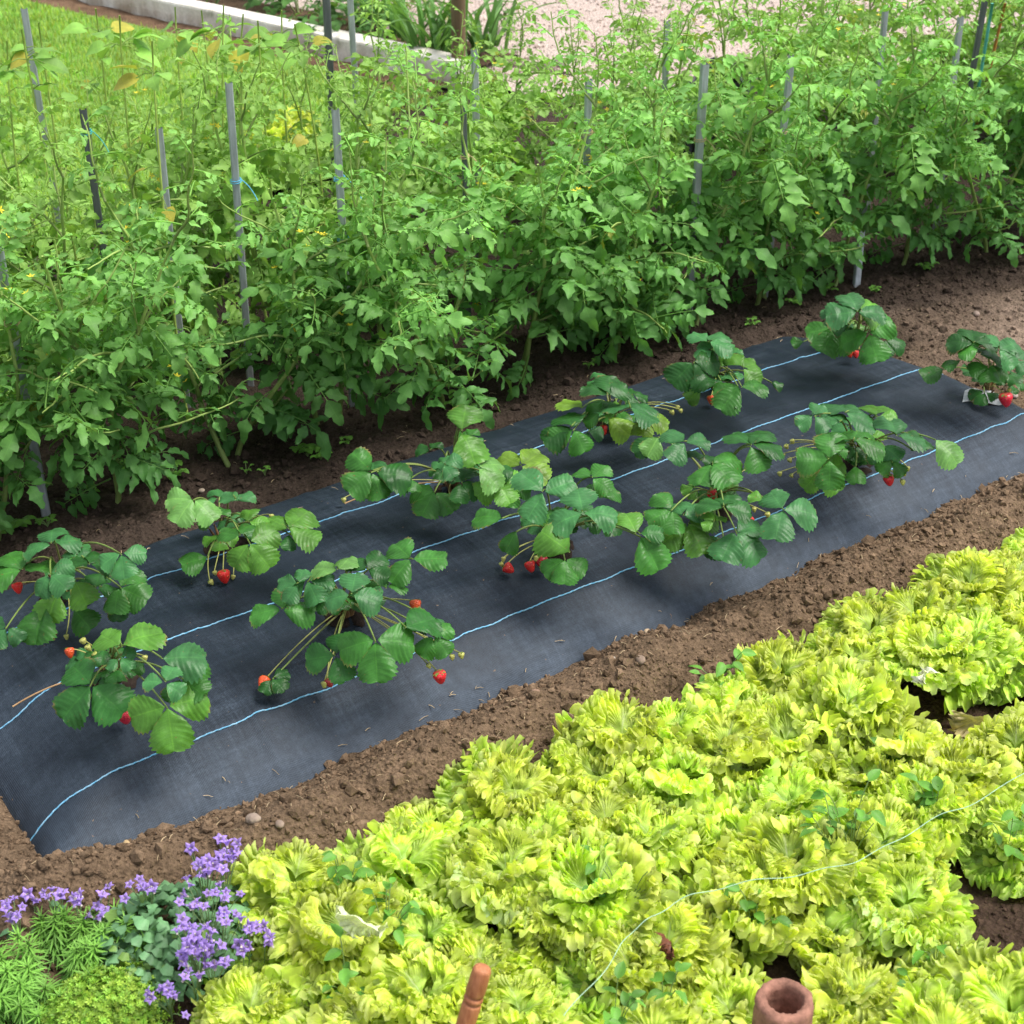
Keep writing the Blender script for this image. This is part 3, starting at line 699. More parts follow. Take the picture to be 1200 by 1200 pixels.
plant((1004, 402), 'domed strawberry plant at far right corner of sheet, paired berries under it', [
    (1005, 366, .21, 998, 337, .22, 'b', 3, dict(spread=95)), (985, 371, .19, 964, 361, .19, 'b', 3), (978, 384, .12, 966, 416, .06, 'g', 3, dict(spread=60)), (1018, 391, .15, 1032, 423, .09, 'g', 3, dict(spread=95)),
    (1038, 398, .12, 1063, 404, .09, 'd', 3), (943, 400, .07, 928, 402, .05, 'g', 1), (1008, 366, .19, 1026, 354, .19, 'l', 3), (1030, 378, .15, 1048, 384, .13, 'd', 2), (995, 382, .14, 984, 396, .11, 'd', 2)],
    [(996, 416, .0082, .03, (.6, .04, .02)), (1003, 416, .0085, .03, (.6, .03, .03))], [(1006, 408, .04)], seed=12, extra=3)

b = at(1152, 474, .09); u, v = np.meshgrid(np.linspace(0, 1, 8), np.linspace(-1, 1, 9), indexing='ij')
x = b[0]+.045*v+.03*u; y = b[1]+.022*u-.025*v
mb = MB(); mb.grid(np.stack([x, y, fabric_z(x, y)+.004+.016*u*(1-v*v*.4)+.002*np.sin(v*7)], -1), (.42, .44, .46)); o = mb.build('flap', M['stone'], SHEET); o['label'] = 'pale torn flap'
# ------------------------------------------------------------------ tomato plants
def t_leaflet(L, W, rs, nu=9, nv=5):
    u = np.linspace(0, 1, nu)[:, None]; v = np.linspace(-1, 1, nv)[None]
    sh = np.sin(PI*u**.72)**.8; sh[0] = .05; sh[-1] = .02
    lob = 1+.30*np.sin(u*PI*2*2.6+rs.uniform(0, 6))*np.sin(PI*u)**.5
    y = v*W/2*sh*np.where(np.abs(v) > .8, lob, 1.0)
    x = L*u+L*.06*np.abs(v)*np.sin(u*PI*5.2)
    z = .35*np.abs(y)*rs.uniform(.2, 1.2)-L*rs.uniform(.1, .55)*u**2+.12*L*np.sin(u*7+rs.uniform(0, 6))*np.abs(v)*np.sign(v)*.6
    return np.stack([x+0*v, y, z+0*v], -1), np.stack([u+0*v, v+0*u], -1).reshape(-1, 2)
def t_leaf(L, rs):
    """one compound leaf along +x: arrays for MB.add"""
    mb = MB(); droop = rs.uniform(.15, .75)
    def axis_at(q): return np.array([L*q*(1-.25*droop*q), 0, -droop*L*.62*q*q+.08*L*q])
    def tang(q): d = axis_at(q+.02)-axis_at(q-.02); return d/np.linalg.norm(d)
    pts = np.array([axis_at(q) for q in np.linspace(0, .97, 7)])
    mb.tube(pts, np.linspace(.0019, .0008, 7), 4, (1.5, 1.35, 1.1), cap=False)
    prs = [.28, .46, .64, .82] if L > .1 else [.35, .62]
    for q in prs:
        for sd in (1, -1):
            l = L*.37*rs.uniform(.8, 1.15)*(1-.3*abs(q-.58))
            ang = sd*math.radians(rs.uniform(52, 78))
            Fm = frame(tang(q), (0, 0, 1)) @ rotz(ang) @ rotx(rs.uniform(-.35, .35)) @ roty(rs.uniform(-.1, .45))
            P, uv = t_leaflet(l, l*rs.uniform(.38, .54), rs)
            mb.grid((P+np.array([.004, 0, 0])) @ Fm.T+axis_at(q+rs.uniform(-.03, .03)), np.ones(3)*rs.uniform(.85, 1.12), uv)
        if q < .8 and L > .1:
            for sd in (1, -1):
                if rs.rand() < .6:
                    Fm = frame(tang(q), (0, 0, 1)) @ rotz(sd*1.2) @ roty(rs.uniform(0, .5)); P, uv = t_leaflet(L*.1, L*.07, rs, 5, 3)
                    mb.grid(P @ Fm.T+axis_at(q+.09), np.ones(3)*1.05, uv)
    l = L*.42; Fm = frame(tang(.95), (0, 0, 1)) @ roty(rs.uniform(0, .3)); P, uv = t_leaflet(l, l*.54, rs)
    mb.grid(P @ Fm.T+axis_at(.95), np.ones(3), uv)
    return np.concatenate(mb.v), mb.f, np.concatenate(mb.c), np.concatenate(mb.u)
rs = np.random.RandomState(21)
TL = [t_leaf(rs.uniform(.108, .150), rs) for _ in range(14)]
TS = [t_leaf(rs.uniform(.058, .082), rs) for _ in range(8)]
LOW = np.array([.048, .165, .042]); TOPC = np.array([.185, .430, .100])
def tomato_meshes(seed, h=.66, zlow=.10, light=0.0, dens=1.0, spread=1.0, warm=1.0):
    rs = np.random.RandomState(seed); F, St, Fl, Fr = MB(), MB(), MB(), MB()
    flc = 0
    def leaf_at(p, az, el, big, z, sc=1.0):
        V, f, c, u = (TL if big else TS)[rs.randint(14 if big else 8)]
        d = np.array([math.cos(az)*math.cos(el), math.sin(az)*math.cos(el), math.sin(el)])
        Fm = frame(d, (0, 0, 1), rs.uniform(-.85, .85)); s_ = sc*rs.uniform(.8, 1.15)
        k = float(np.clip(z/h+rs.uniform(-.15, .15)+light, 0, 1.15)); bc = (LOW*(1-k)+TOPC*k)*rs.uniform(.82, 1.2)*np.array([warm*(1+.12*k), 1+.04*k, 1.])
        if rs.rand() < .007: bc = np.array([.28, .32, .06])
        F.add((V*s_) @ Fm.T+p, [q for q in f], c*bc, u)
    def stem(p0, d0, length, r0, n_leaf, first, big, sub=0):
        n = 14; pts = [np.array(p0, float)]; d = np.array(d0, float); d /= np.linalg.norm(d)
        for k in range(n-1):
            d = d+rs.normal(size=3)*.10+np.array([0, 0, .05 if not sub else -.02]); d /= np.linalg.norm(d); pts.append(pts[-1]+d*length/(n-1))
        pts = np.array(pts)
        k = np.linspace(0, 1, n)[:, None]
        St.tube(pts, np.linspace(r0, r0*.4, n), 6, np.array([.16, .22, .06])*(1-k)+np.array([.36, .50, .13])*k)
        az = rs.uniform(0, 6.28)
        for i in range(n_leaf):
            q = first+(1-first)*(i+.5)/n_leaf; p = pts[min(n-1, int(q*(n-1)))]+rs.normal(size=3)*.004; az += 2.4+rs.uniform(-.4, .4)
            if p[2] < zlow: continue
            leaf_at(p, az, rs.uniform(-.45, .75) if q < .85 else rs.uniform(.3, 1.1), big and q < .9, p[2], 1.0 if q < .8 else .85)
        return pts
    tops = []
    for k in range(2):
        a = rs.uniform(0, 6.28); p0 = np.array([math.cos(a)*.03, math.sin(a)*.03, -.02]); lean = np.array([rs.normal()*.14, rs.normal()*.14, 1])
        pts = stem(p0, lean, h*rs.uniform(.92, 1.12), .0068, int(16*dens), .12, True); tops.append(pts)
        for j in range(int(7*dens)):
            q = rs.uniform(.15, .85); p = pts[int(q*13)]; a2 = rs.uniform(0, 6.28)
            stem(p, (math.cos(a2)*spread, math.sin(a2)*spread, rs.uniform(.1, .9)), rs.uniform(.16, .29), .0034, 7, .15, rs.rand() < .45, 1)
    for k in range(4):         # wispy young shoots rising above the canopy
        pts = tops[k % 2]; p = pts[rs.randint(9, 14)]
        stem(p, (rs.normal()*.35, rs.normal()*.35, 1), rs.uniform(.14, .27), .0030, 7, .1, False, 0)
    for pts in tops:
        for j in range(2):
            p = pts[rs.randint(5, 14)]+rs.normal(size=3)*.05
            for m_ in range(3):
                c = p+rs.normal(size=3)*.014; a0 = rs.uniform(0, 6.28); fm = frame(rs.normal(size=3), (0, 0, 1))
                for e in range(5):
                    a = a0+e*1.257; t1 = np.array([math.cos(a), math.sin(a), .3])*.009; s1 = np.array([-math.sin(a), math.cos(a), 0])*.002
                    Fl.add(np.array([c, c+(t1*.5+s1) @ fm.T, c+t1 @ fm.T, c+(t1*.5-s1) @ fm.T]), np.array([[0, 1, 2, 3]]), (.75, .62, .04))
    for j in range(1):
        pts = tops[rs.randint(2)]; p = pts[rs.randint(5, 9)]+rs.normal(size=3)*np.array([.04, .04, .01])
        V = iv*np.array([.016, .016, .014])*rs.uniform(.6, 1.1); Fr.add(V+p, if_, (.20, .32, .08))
    return [('foliage', F.mesh('tomato_foliage', M['tomato_leaf'])), ('stem', St.mesh('tomato_stem', M['stem'])), ('blossom', Fl.mesh('tomato_blossom', M['bright_petal'])), ('green_tomato', Fr.mesh('green_tomato', M['stem']))]
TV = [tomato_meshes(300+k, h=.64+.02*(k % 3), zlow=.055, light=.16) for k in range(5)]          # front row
TB = [tomato_meshes(340+k, h=.62+.03*(k % 3), zlow=.08, light=.62, dens=.9, warm=1.22) for k in range(4)]         # rows behind; washed-out glare painted into the leaf colour
ORD = ['first', 'second', 'third', 'fourth', 'fifth', 'sixth', 'seventh', 'eighth', 'ninth', 'tenth', 'eleventh', 'twelfth', 'thirteenth', 'fourteenth', 'fifteenth', 'sixteenth', 'seventeenth', 'eighteenth', 'nineteenth', 'twentieth', 'twenty-first', 'twenty-second', 'twenty-third', 'twenty-fourth', 'twenty-fifth', 'twenty-sixth', 'twenty-seventh', 'twenty-eighth']
rs = np.random.RandomState(77)
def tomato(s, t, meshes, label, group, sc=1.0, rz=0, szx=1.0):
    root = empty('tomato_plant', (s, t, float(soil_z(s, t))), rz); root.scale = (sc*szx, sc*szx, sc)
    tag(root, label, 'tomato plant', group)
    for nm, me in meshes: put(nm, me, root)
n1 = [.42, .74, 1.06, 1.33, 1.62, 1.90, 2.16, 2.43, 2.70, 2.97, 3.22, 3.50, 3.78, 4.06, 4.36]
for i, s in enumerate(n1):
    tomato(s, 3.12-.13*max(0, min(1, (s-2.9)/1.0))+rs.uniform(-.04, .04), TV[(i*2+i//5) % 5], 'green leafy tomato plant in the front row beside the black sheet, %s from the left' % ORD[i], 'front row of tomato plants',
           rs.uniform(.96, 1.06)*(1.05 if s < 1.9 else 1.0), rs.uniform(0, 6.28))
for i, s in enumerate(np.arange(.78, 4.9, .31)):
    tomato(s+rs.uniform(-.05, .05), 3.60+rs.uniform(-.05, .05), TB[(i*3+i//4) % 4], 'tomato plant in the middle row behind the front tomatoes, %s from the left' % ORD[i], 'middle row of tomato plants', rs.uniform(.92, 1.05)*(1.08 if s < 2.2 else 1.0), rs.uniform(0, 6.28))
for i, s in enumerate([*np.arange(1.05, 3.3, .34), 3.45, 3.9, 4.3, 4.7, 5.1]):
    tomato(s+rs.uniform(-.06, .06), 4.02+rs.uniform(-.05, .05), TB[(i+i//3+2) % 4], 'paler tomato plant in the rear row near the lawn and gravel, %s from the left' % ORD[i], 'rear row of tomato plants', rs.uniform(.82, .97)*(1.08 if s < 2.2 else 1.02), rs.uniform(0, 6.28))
# low shoot bending down to the soil in front of the front row
ts = tomato_meshes(402, h=.20, zlow=.02, dens=.55, spread=1.2)
q = at(700, 400, .0)
tomato(q[0], q[1], ts, 'low broken tomato shoot sprawling on the soil in front of the front row', None, 1.0, 1.0)

# ------------------------------------------------------------------ stakes
def stake(top, zt, foot, label, dark=False, tie=None, w=.0085, group='grey metal stakes among the tomatoes', name='plant_stake'):
    top = np.asarray(top, float); foot = np.asarray(foot, float)
    d = top-foot; L = np.linalg.norm(d); Fm = frame(d, (.3, .9, 0)); Mx = np.stack([Fm[:, 1], Fm[:, 2], Fm[:, 0]], 1)
    # folded channel section with rolled lips
    sec = np.array([[-1, .55], [-1, -.5], [-.75, -.8], [.75, -.8], [1, -.5], [1, .55], [.6, .75], [.55, .4], [.8, .3], [.78, -.42], [.62, -.6], [-.62, -.6], [-.78, -.42], [-.8, .3], [-.55, .4], [-.6, .75]])*w
    zs = np.linspace(0, L, 14); P = np.zeros((14, 16, 3))
    for i, z in enumerate(zs): P[i, :, :2] = sec; P[i, :, 2] = z
    P = P @ Mx.T
    mb = MB(); mb.grid(P, (.12, .13, .14) if dark else (.40, .43, .46), wrap=True)
    o = mb.build(name, M['steel'], None, foot, smooth=False); tag(o, label, 'stake', group)
    for q, c in (tie or []):
        mb = MB(); c0 = d*q; th = np.linspace(0, 6.28*2.2, 34)
        pts = c0+np.stack([np.cos(th)*w*1.5, np.sin(th)*w*1.5, np.linspace(-.006, .006, 34)], 1)
        pts = np.concatenate([pts, bez(pts[-1], pts[-1]+np.array([.02, -.03, -.005]), pts[-1]+np.array([.03, -.05, -.05]), 10)])
        mb.tube(pts, .0012, 5, c); mb.build('twine_tie', M['twine'], o)
    return o
BLUE = (.10, .42, .62); STRAW = (.55, .42, .22); TEAL = (.06, .40, .36)
def st(px, py, t, label, foot=None, **kw):
    z = CAMH*(1-t/at(px, py, 0)[1]); p = at(px, py, z)
    f = np.array([p[0]+.012*math.sin(px), p[1]+.015*math.cos(px*3), -.06]) if foot is None else np.array([*at(*foot, 0.)[:2], -.06])
    stake(p, z, f, label, **kw)
st(-3, 285, 3.17, 'grey metal stake at left edge of the front tomato row, foot bare on soil', foot=(55, 607), tie=[(.75, STRAW)], w=.010)
st(97, 128, 3.60, 'dark grey metal stake with teal twine near its open top, upper left', dark=True, tie=[(.93, TEAL)])
st(186, 150, 3.42, 'short pale metal stake leaning left, between the dark stake and the tall one')
st(268, 97, 3.42, 'tall pale metal stake with a split open top, left of centre', tie=[(.72, BLUE)])
st(393, 128, 3.20, 'grey metal stake with blue twine knotted halfway, front row', tie=[(.80, BLUE), (.62, BLUE)])
st(28, 10, 4.30, 'tall thin grey stake at the far upper left before the lawn', w=.009)
st(382, -6, 4.35, 'dark stake running out of the top beside the kerb', dark=True, w=.011)
st(410, -4, 4.40, 'pale stake running out of the top beside the dark one', w=.009)
st(556, 58, 3.65, 'pale stake top just right of the wooden post', w=.009)
st(543, 115, 3.3, 'dark grey stake tied with straw coloured string, upper centre', dark=True, tie=[(.80, STRAW)], w=.007)
st(690, 93, 3.22, 'grey stake with a straw string loop, centre of the front row', tie=[(.82, STRAW)])
st(782, 24, 3.6, 'slim grey stake top standing against the pink gravel')
st(826, 75, 3.09, 'long pale stake seen down to the soil, front row right of centre', foot=(806, 380), tie=[(.75, STRAW), (.45, STRAW)], w=.010)
st(928, 65, 3.12, 'pale stake leaning right among dense leaves, right third', tie=[(.72, STRAW)])
st(1038, 8, 3.45, 'grey stake top with dull face, upper right')
st(1126, 20, 3.12, 'pale stake leaning right near the upper right corner')
st(1154, 2, 3.30, 'short dark stake beside the teal cane in the upper right corner', dark=True)
st(881, 85, 3.62, 'low pale stake top nearly hidden behind right hand leaves')
st(1012, 240, 3.10, 'grey stake foot standing bare behind the corner strawberry plant', foot=(1004, 338), w=.010)
for (px, z, c, lb, cat) in ((1163, .55, (.10, .42, .36), 'thin teal plastic cane in the upper right corner', 'cane'), (1178, .52, (.45, .17, .05), 'thin orange cane leaning in the upper right corner', 'cane')):
    p = at(px, 4, z); f = np.array([p[0]-.05*(1 if c[0] > .3 else -.2), p[1]+.02, -.05])
    mb = MB(); mb.tube(np.linspace(0, 1, 9)[:, None]*(p-f), np.linspace(.006, .005, 9), 8, c)
    for k in (.3, .55, .8): mb.tube(np.array([(p-f)*k, (p-f)*(k+.006)]), .0068, 8, np.array(c)*.8)
    tag(mb.build('plant_cane', M['stem'], None, f), lb, cat)

# ------------------------------------------------------------------ tall bean shoots at the upper left
def heart_leaf(L, rs, nu=9, nv=7):
    u = np.linspace(0, 1, nu)[:, None]; v = np.linspace(-1, 1, nv)[None]
    sh = np.sin(PI*u**.62)**.75; sh[0] = .15; sh[-1] = .02
    y = v*L*.46*sh; x = L*u-.14*L*np.abs(v)**2*(1-u)**2; z = .3*np.abs(y)*rs.uniform(.1, 1)-L*rs.uniform(.2, .6)*u**2+.02*L*np.sin(u*9)*v
    return np.stack([x+0*v, y, z+0*v], -1), np.stack([u+0*v, v+0*u], -1).reshape(-1, 2)
rs = np.random.RandomState(91)
shoots = [(8, 60, 'g'), (25, 46, 'g'), (45, 38, 'l'), (112, 22, 'g'), (140, 30, 'l'), (178, 60, 'g'), (205, 20, 'l'), (236, 24, 'g'), (262, 18, 'l'), (285, 28, 'g'), (302, 36, 'g'), (330, 24, 'l'), (345, 40, 'g')]
for i, (px, py, kd_) in enumerate(shoots):
    p = at(px, py-12, .80+rs.uniform(-.05, .12)); p = np.array(p); f = np.array([p[0]+rs.uniform(-.05, .05), p[1]+rs.uniform(-.03, .03), 0])
    root = empty('bean_plant', (f[0], f[1], 0)); tag(root, 'tall thin bean shoot with broad leaves before the lawn, %s from the left' % ORD[i], 'bean plant', 'tall bean shoots at the upper left')
    mid = (f+p)/2+np.array([rs.uniform(-.06, .06), rs.uniform(-.04, .04), 0])
    pts = bez((0, 0, -.02), mid-f, p-f, 14); mb = MB(); mb.tube(pts, np.linspace(.0042, .002, 14), 6, (.34, .46, .10)); mb.build('stem', M['stem'], root)
    mb = MB()
    for k in range(11):
        q = rs.uniform(.5, 1) if k > 4 else rs.uniform(.97, 1); c = pts[int(q*13)]; a = rs.uniform(0, 6.28); L = rs.uniform(.028, .05)*(1.2 if q > .9 else .9)
        d = np.array([math.cos(a), math.sin(a), rs.uniform(-.5, .4)]); e = c+d*.04
        mb.tube(np.array([c, (c+e)/2+np.array([0, 0, .006]), e]), .0012, 4, (.3, .42, .1)*np.ones(3), cap=False)
        P, uv = heart_leaf(L, rs); cc = np.array([.22, .42, .08])*rs.uniform(.8, 1.3)
        if rs.rand() < .10: cc = np.array([.50, .46, .08])
        mb.grid(P @ frame(d, (0, 0, 1), rs.uniform(-.6, .6)).T+e, cc, uv)
    mb.build('foliage', M['tomato_leaf'], root)
# little pale lettuces seen behind the tomatoes are part of the rear: see lettuce section

# ------------------------------------------------------------------ lettuces
def lettuce_leaf(L, W, rs, lift, curl, pale, frill=1.0, nr=22, na=168):
    """fan shaped leaf: thick pale rib, blistered blade, ruffled margin"""
    r = np.linspace(0, 1, nr)[:, None]**.85; a = np.linspace(-1, 1, na)[None]
    phi = a*(W/L)*(.35+.85*r)*.78
    p = rs.uniform(0, 40, 8)
    marg = 1-.16*a**2+.07*fbm(a*3+p[0], a*0+p[1], 2, 3)
    rho = L*r*marg
    x = rho*np.cos(phi*.9); y = rho*np.sin(phi)*.95
    ang = lift-curl*np.linspace(0, 1.25, 40)**1.5
    cx = np.concatenate([[0], np.cumsum(np.cos(ang[:-1]))*1.25/39]); cz = np.concatenate([[0], np.cumsum(np.sin(ang[:-1]))*1.25/39])
    q = np.clip(x/L, 0, 1.2); xs = np.linspace(0, 1.25, 40)
    X = np.interp(q, xs, cx)*L; Z = np.interp(q, xs, cz)*L; A = np.interp(q, xs, ang)
    wv = a+.10*fbm(a*4+p[2], r*1.5+p[3]+0*a, 2, 5)
    am = .6+.9*vnoise(a*3.3+p[4], a*0+p[5], 7)
    k1, k2, k3 = rs.uniform(1.6, 2.6), rs.uniform(6.5, 9), rs.uniform(17, 22)
    n1 = fbm(x*24+p[6], y*24+p[7], 2, 9); n2 = fbm(x*85+p[1], y*85+p[2], 2, 19); n3 = fbm(x*38+p[4], y*38+p[0], 2, 29); n4 = fbm(x*38+p[5], y*38+p[3], 2, 39)
    w = frill*(am*(.006*r**2*np.sin(2*PI*k1*wv*.5+p[0])+.0088*r**4.2*np.sin(2*PI*k2*wv+p[1]+5*n3)+  .0036*r**7*np.sin(2*PI*k3*wv+p[2]+4*n4))+.018*r**1.2*n1+.0085*(.35+.65*r)*n2)
    x2 = frill*(.005*r**4*n3+.0018*r**8*np.sin(2*PI*k3*wv+p[3]+4*n3))
    t2 = frill*(am*(.0065*r**5*np.cos(2*PI*k2*wv+p[1]+5*n3)+.0036*r**8*np.cos(2*PI*k3*wv+p[2]+4*n4))+.005*r**3*n4)
    cup = .30*y*y/L*(1-.6*r)
    P = np.stack([X-np.sin(A)*(w+cup)+np.cos(A)*x2, y+t2, Z+np.cos(A)*(w+cup)+np.sin(A)*x2], -1)
    rib = np.clip(np.exp(-(a/.07)**2)*(1-r)**.7, 0, 1)[..., None]
    c0 = np.array([.60, .83, .16]); c1 = np.array([.84, .93, .15]); c2 = np.array([.95, .95, .46])
    e = np.clip((r+0*a-.15)*1.25+.3*fbm(x*40+p[3], y*40, 2, 4), 0, 1)[..., None]
    e = np.clip(e+.5*(n1+n2)[..., None]*r[..., None], 0, 1); col = c0*(1-e)+c1*e
    t_ = (np.clip((r-.88)*8, 0, 1)*np.clip(.2+am*.6+.8*np.sin(2*PI*k2*wv+p[4]), 0, 1)*.5)[..., None]; col = col*(1-t_)+c2*t_
    col = col*(.86+.5*np.clip(n2+.6*n1, -.4, .5))[..., None]*(.92+.10*r)[..., None]
    col = col*(1-rib*.7)+np.array([.80, .85, .52])*rib*.7
    col = col*(1-pale)+np.array([.84, .88, .55])*pale
    return P, col.reshape(-1, 3)
def lettuce_meshes(seed, n_out=8, n_in=9, size=1.0, green=0.0):
    rs = np.random.RandomState(seed); O, H = MB(), MB(); az = rs.uniform(0, 6)
    for i in range(n_out):
        az += 2.4+rs.uniform(-.5, .5); k = i/n_out
        L = size*(.112-.012*k)*rs.uniform(.78, 1.18); W = L*rs.uniform(1.15, 1.6)
        P, c = lettuce_leaf(L, W, rs, .55+.35*k+rs.uniform(-.22, .22), .45+.7*rs.rand(), .55 if rs.rand() < .06 else 0., rs.uniform(.9, 1.3))
        P = P @ rotx(rs.uniform(-.3, .3)).T @ rotz(az).T+np.array([math.cos(az)*.008, math.sin(az)*.008, .010+.020*k])
        O.grid(P, c*rs.uniform(.86, 1.06)*np.array([1-.12*(1-k)-green*.4, 1-green*.1, 1]))
    for i in range(n_in):
        az += 2.4+rs.uniform(-.6, .6); k = i/n_in
        L = size*(.088-.036*k)*rs.uniform(.82, 1.2); W = L*rs.uniform(1.3, 1.8)
        P, c = lettuce_leaf(L, W, rs, .60+.45*k+rs.uniform(-.2, .2), .7+.5*rs.rand(), .0, rs.uniform(.95, 1.35)*(1-.25*k))
        P = P @ rotx(rs.uniform(-.3, .3)).T @ rotz(az).T+np.array([math.cos(az)*.003, math.sin(az)*.003, .034+.052*k])
        H.grid(P, c*rs.uniform(.94, 1.10))
    return [('outer_leaves', O.mesh('outer_leaves', M['lettuce_leaf'])), ('heart_leaves', H.mesh('heart_leaves', M['lettuce_leaf']))]
LV = [lettuce_meshes(500+k, 8+k % 3, 9+k % 3, 1.0, .12*(k % 4 == 3)) for k in range(10)]
rs = np.random.RandomState(55)
def lettuce(s, t, i, label, sc, group='frilly yellow green lettuces', meshes=None):
    root = empty('lettuce', (s, t, float(soil_z(s, t))-.004), rs.uniform(0, 6.28)); root.scale = (sc, sc, sc*rs.uniform(.85, 1.12)); root.rotation_euler = (rs.uniform(-.18, .18), rs.uniform(-.18, .18), rs.uniform(0, 6.28))
    tag(root, label, 'lettuce', group)
    for nm, me in (meshes or LV[i % 10]): put(nm, me, root)
ROWN = ['row along the soil bank', 'second row from the soil bank', 'third row from the soil bank', 'fourth row from the soil bank', 'fifth row from the soil bank', 'sixth row from the soil bank', 'seventh row from the soil bank', 'eighth row from the soil bank']
rows = [(1.705, .80, 3.2), (1.575, .70, 3.1), (1.445, .70, 3.0), (1.315, .74, 2.85), (1.185, .80, 2.6), (1.055, .88, 2.4), (.925, 1.0, 2.2), (.795, 1.15, 1.9)]
gaps = [(1.95, 1.53, .095), (2.07, 1.44, .11), (1.63, 1.06, .125), (1.75, .99, .14), (1.86, 1.25, .04), (1.46, 1.22, .05), (1.28, 1.19, .05), (1.20, 1.52, .045), (.99, 1.38, .04), (2.3, 1.5, .05), (1.02, 1.58, .03)]
li = 0
for ri, (t, s0, s1) in enumerate(rows):
    k = 0; s = s0+.085*(ri % 2)
    while s < s1:
        ps, pt = s+rs.uniform(-.03, .03), t+rs.uniform(-.03, .03)
        if not any(math.hypot(ps-g[0], pt-g[1]) < g[2] for g in gaps):
            lettuce(ps, pt, li*3+ri, 'frilly yellow green lettuce in the %s, %s from the left' % (ROWN[ri], ORD[min(k, 27)]), rs.uniform(.84, 1.14)); k += 1
        li += 1
        s += rs.uniform(.112, .142)
q = at(318, 1062, .09); lettuce(q[0], q[1], 2, 'small round lettuce standing out beside the purple bellflowers', .80)
q = at(287, 1158, .10); lettuce(q[0], q[1], 5, 'bright yellow lettuce at the bottom edge right of the bellflowers', .78)
for i, (px, py, lb) in enumerate(((340, 150, 'pale lettuce glimpsed behind the tomatoes beside the lawn'), (315, 160, 'second pale lettuce behind the tomatoes, further left'))):
    q = at(px, py, .05); lettuce(q[0], q[1], i+1, lb, 1.0, None)

# ------------------------------------------------------------------ weeds between things
def oval_leaf(L, W, rs, nu=7, nv=5):
    u = np.linspace(0, 1, nu)[:, None]; v = np.linspace(-1, 1, nv)[None]
    sh = np.sin(PI*u**.8)**.7; sh[0] = .06; sh[-1] = .03
    y = v*W/2*sh; z = .35*np.abs(y)-.25*L*u*u*rs.uniform(.2, 1.4)
    return np.stack([L*u+0*v, y, z+0*v], -1), np.stack([u+0*v, v+0*u], -1).reshape(-1, 2)
def weed(name, px, py, z, label, cat, kind, n, rad, group=None, seed=0):
    rs = np.random.RandomState(800+seed); b = at(px, py, z); g = float(soil_z(b[0], b[1])); base = np.array([b[0], b[1], g])
    root = empty(name, base); tag(root, label, cat, group)
    F, St = MB(), MB()
    for i in range(n):
        a = rs.uniform(0, 6.28); h = (z if z > .03 else .02)*rs.uniform(.6, 1.25); rr = rad*math.sqrt(rs.rand())
        e = np.array([math.cos(a)*rr, math.sin(a)*rr, h])
        St.tube(bez((0, 0, 0), e*np.array([.3, .3, .8]), e, 7), .0009, 4, (.2, .3, .1), cap=False)
        if kind == 'clover':
            for j in range(3):
                P, uv = oval_leaf(rad*.42, rad*.40, rs); F.grid(P @ rotz(a+j*2.09).T+e, np.array([.14, .33, .05])*rs.uniform(.8, 1.25), uv)
        elif kind == 'vine':
            for j in range(3):
                l = rs.uniform(.018, .032); d = np.array([math.cos(a+j*1.7), math.sin(a+j*1.7), rs.uniform(-.3, .6)])
                P, uv = oval_leaf(l, l*.6, rs); F.grid(P @ frame(d, (0, 0, 1), rs.uniform(-.5, .5)).T+e*(1-.15*j), np.array([.12, .30, .04])*rs.uniform(.7, 1.3), uv)
        elif kind == 'grass':
            P, uv = oval_leaf(rs.uniform(.04, .09), .005, rs); F.grid(P @ frame((math.cos(a), math.sin(a), rs.uniform(.6, 2)), (0, 0, 1)).T+e*.3, np.array([.14, .30, .08])*rs.uniform(.8, 1.2), uv)
    F.build('foliage', M['small_leaf'], root); St.build('stem', M['stem'], root)
for i, (px, py, r_, lb) in enumerate([(360, 528, .035, 'bright green three leaved seedling on the soil below the front tomatoes'), (376, 534, .022, 'small seedling touching the bright three leaved one'), (310, 551, .014, 'tiny lone seedling on bare soil left of the bright seedling'),
        (288, 545, .014, 'tiny seedling left of the lone one on bare soil'), (200, 548, .035, 'clump of weed seedlings under the left tomatoes'), (178, 552, .03, 'weed seedlings left of the clump under the tomatoes'), (535, 466, .028, 'green seedling at the foot of the middle tomatoes'),
        (555, 470, .02, 'smaller seedling beside the green one at the middle tomatoes'), (10, 612, .045, 'weed patch at the left edge on dark soil'), (55, 612, .02, 'seedling right beside the bare foot of the left stake'), (880, 378, .02, 'pale seedling on the soil behind the black sheet, right of centre'),
        (1023, 340, .02, 'seedling beside the bare stake foot at right'), (690, 425, .018, 'seedling behind the sheet in the middle'), (930, 350, .03, 'weed clump below the right tomatoes'), (970, 332, .028, 'weed clump left of the bare stake foot'), (405, 512, .02, 'seedling at the foot of the blue tied stake'),
        (95, 570, .03, 'weed seedlings between the left tomato stems'), (140, 545, .03, 'low weeds on the open soil under the left tomatoes'), (1085, 310, .03, 'weed clump under the right end of the front row')]):
    weed('weed_seedling', px, py, .02, lb, 'weed', 'clover', 5 if r_ < .02 else 9, r_, 'weed seedlings on the soil', i)
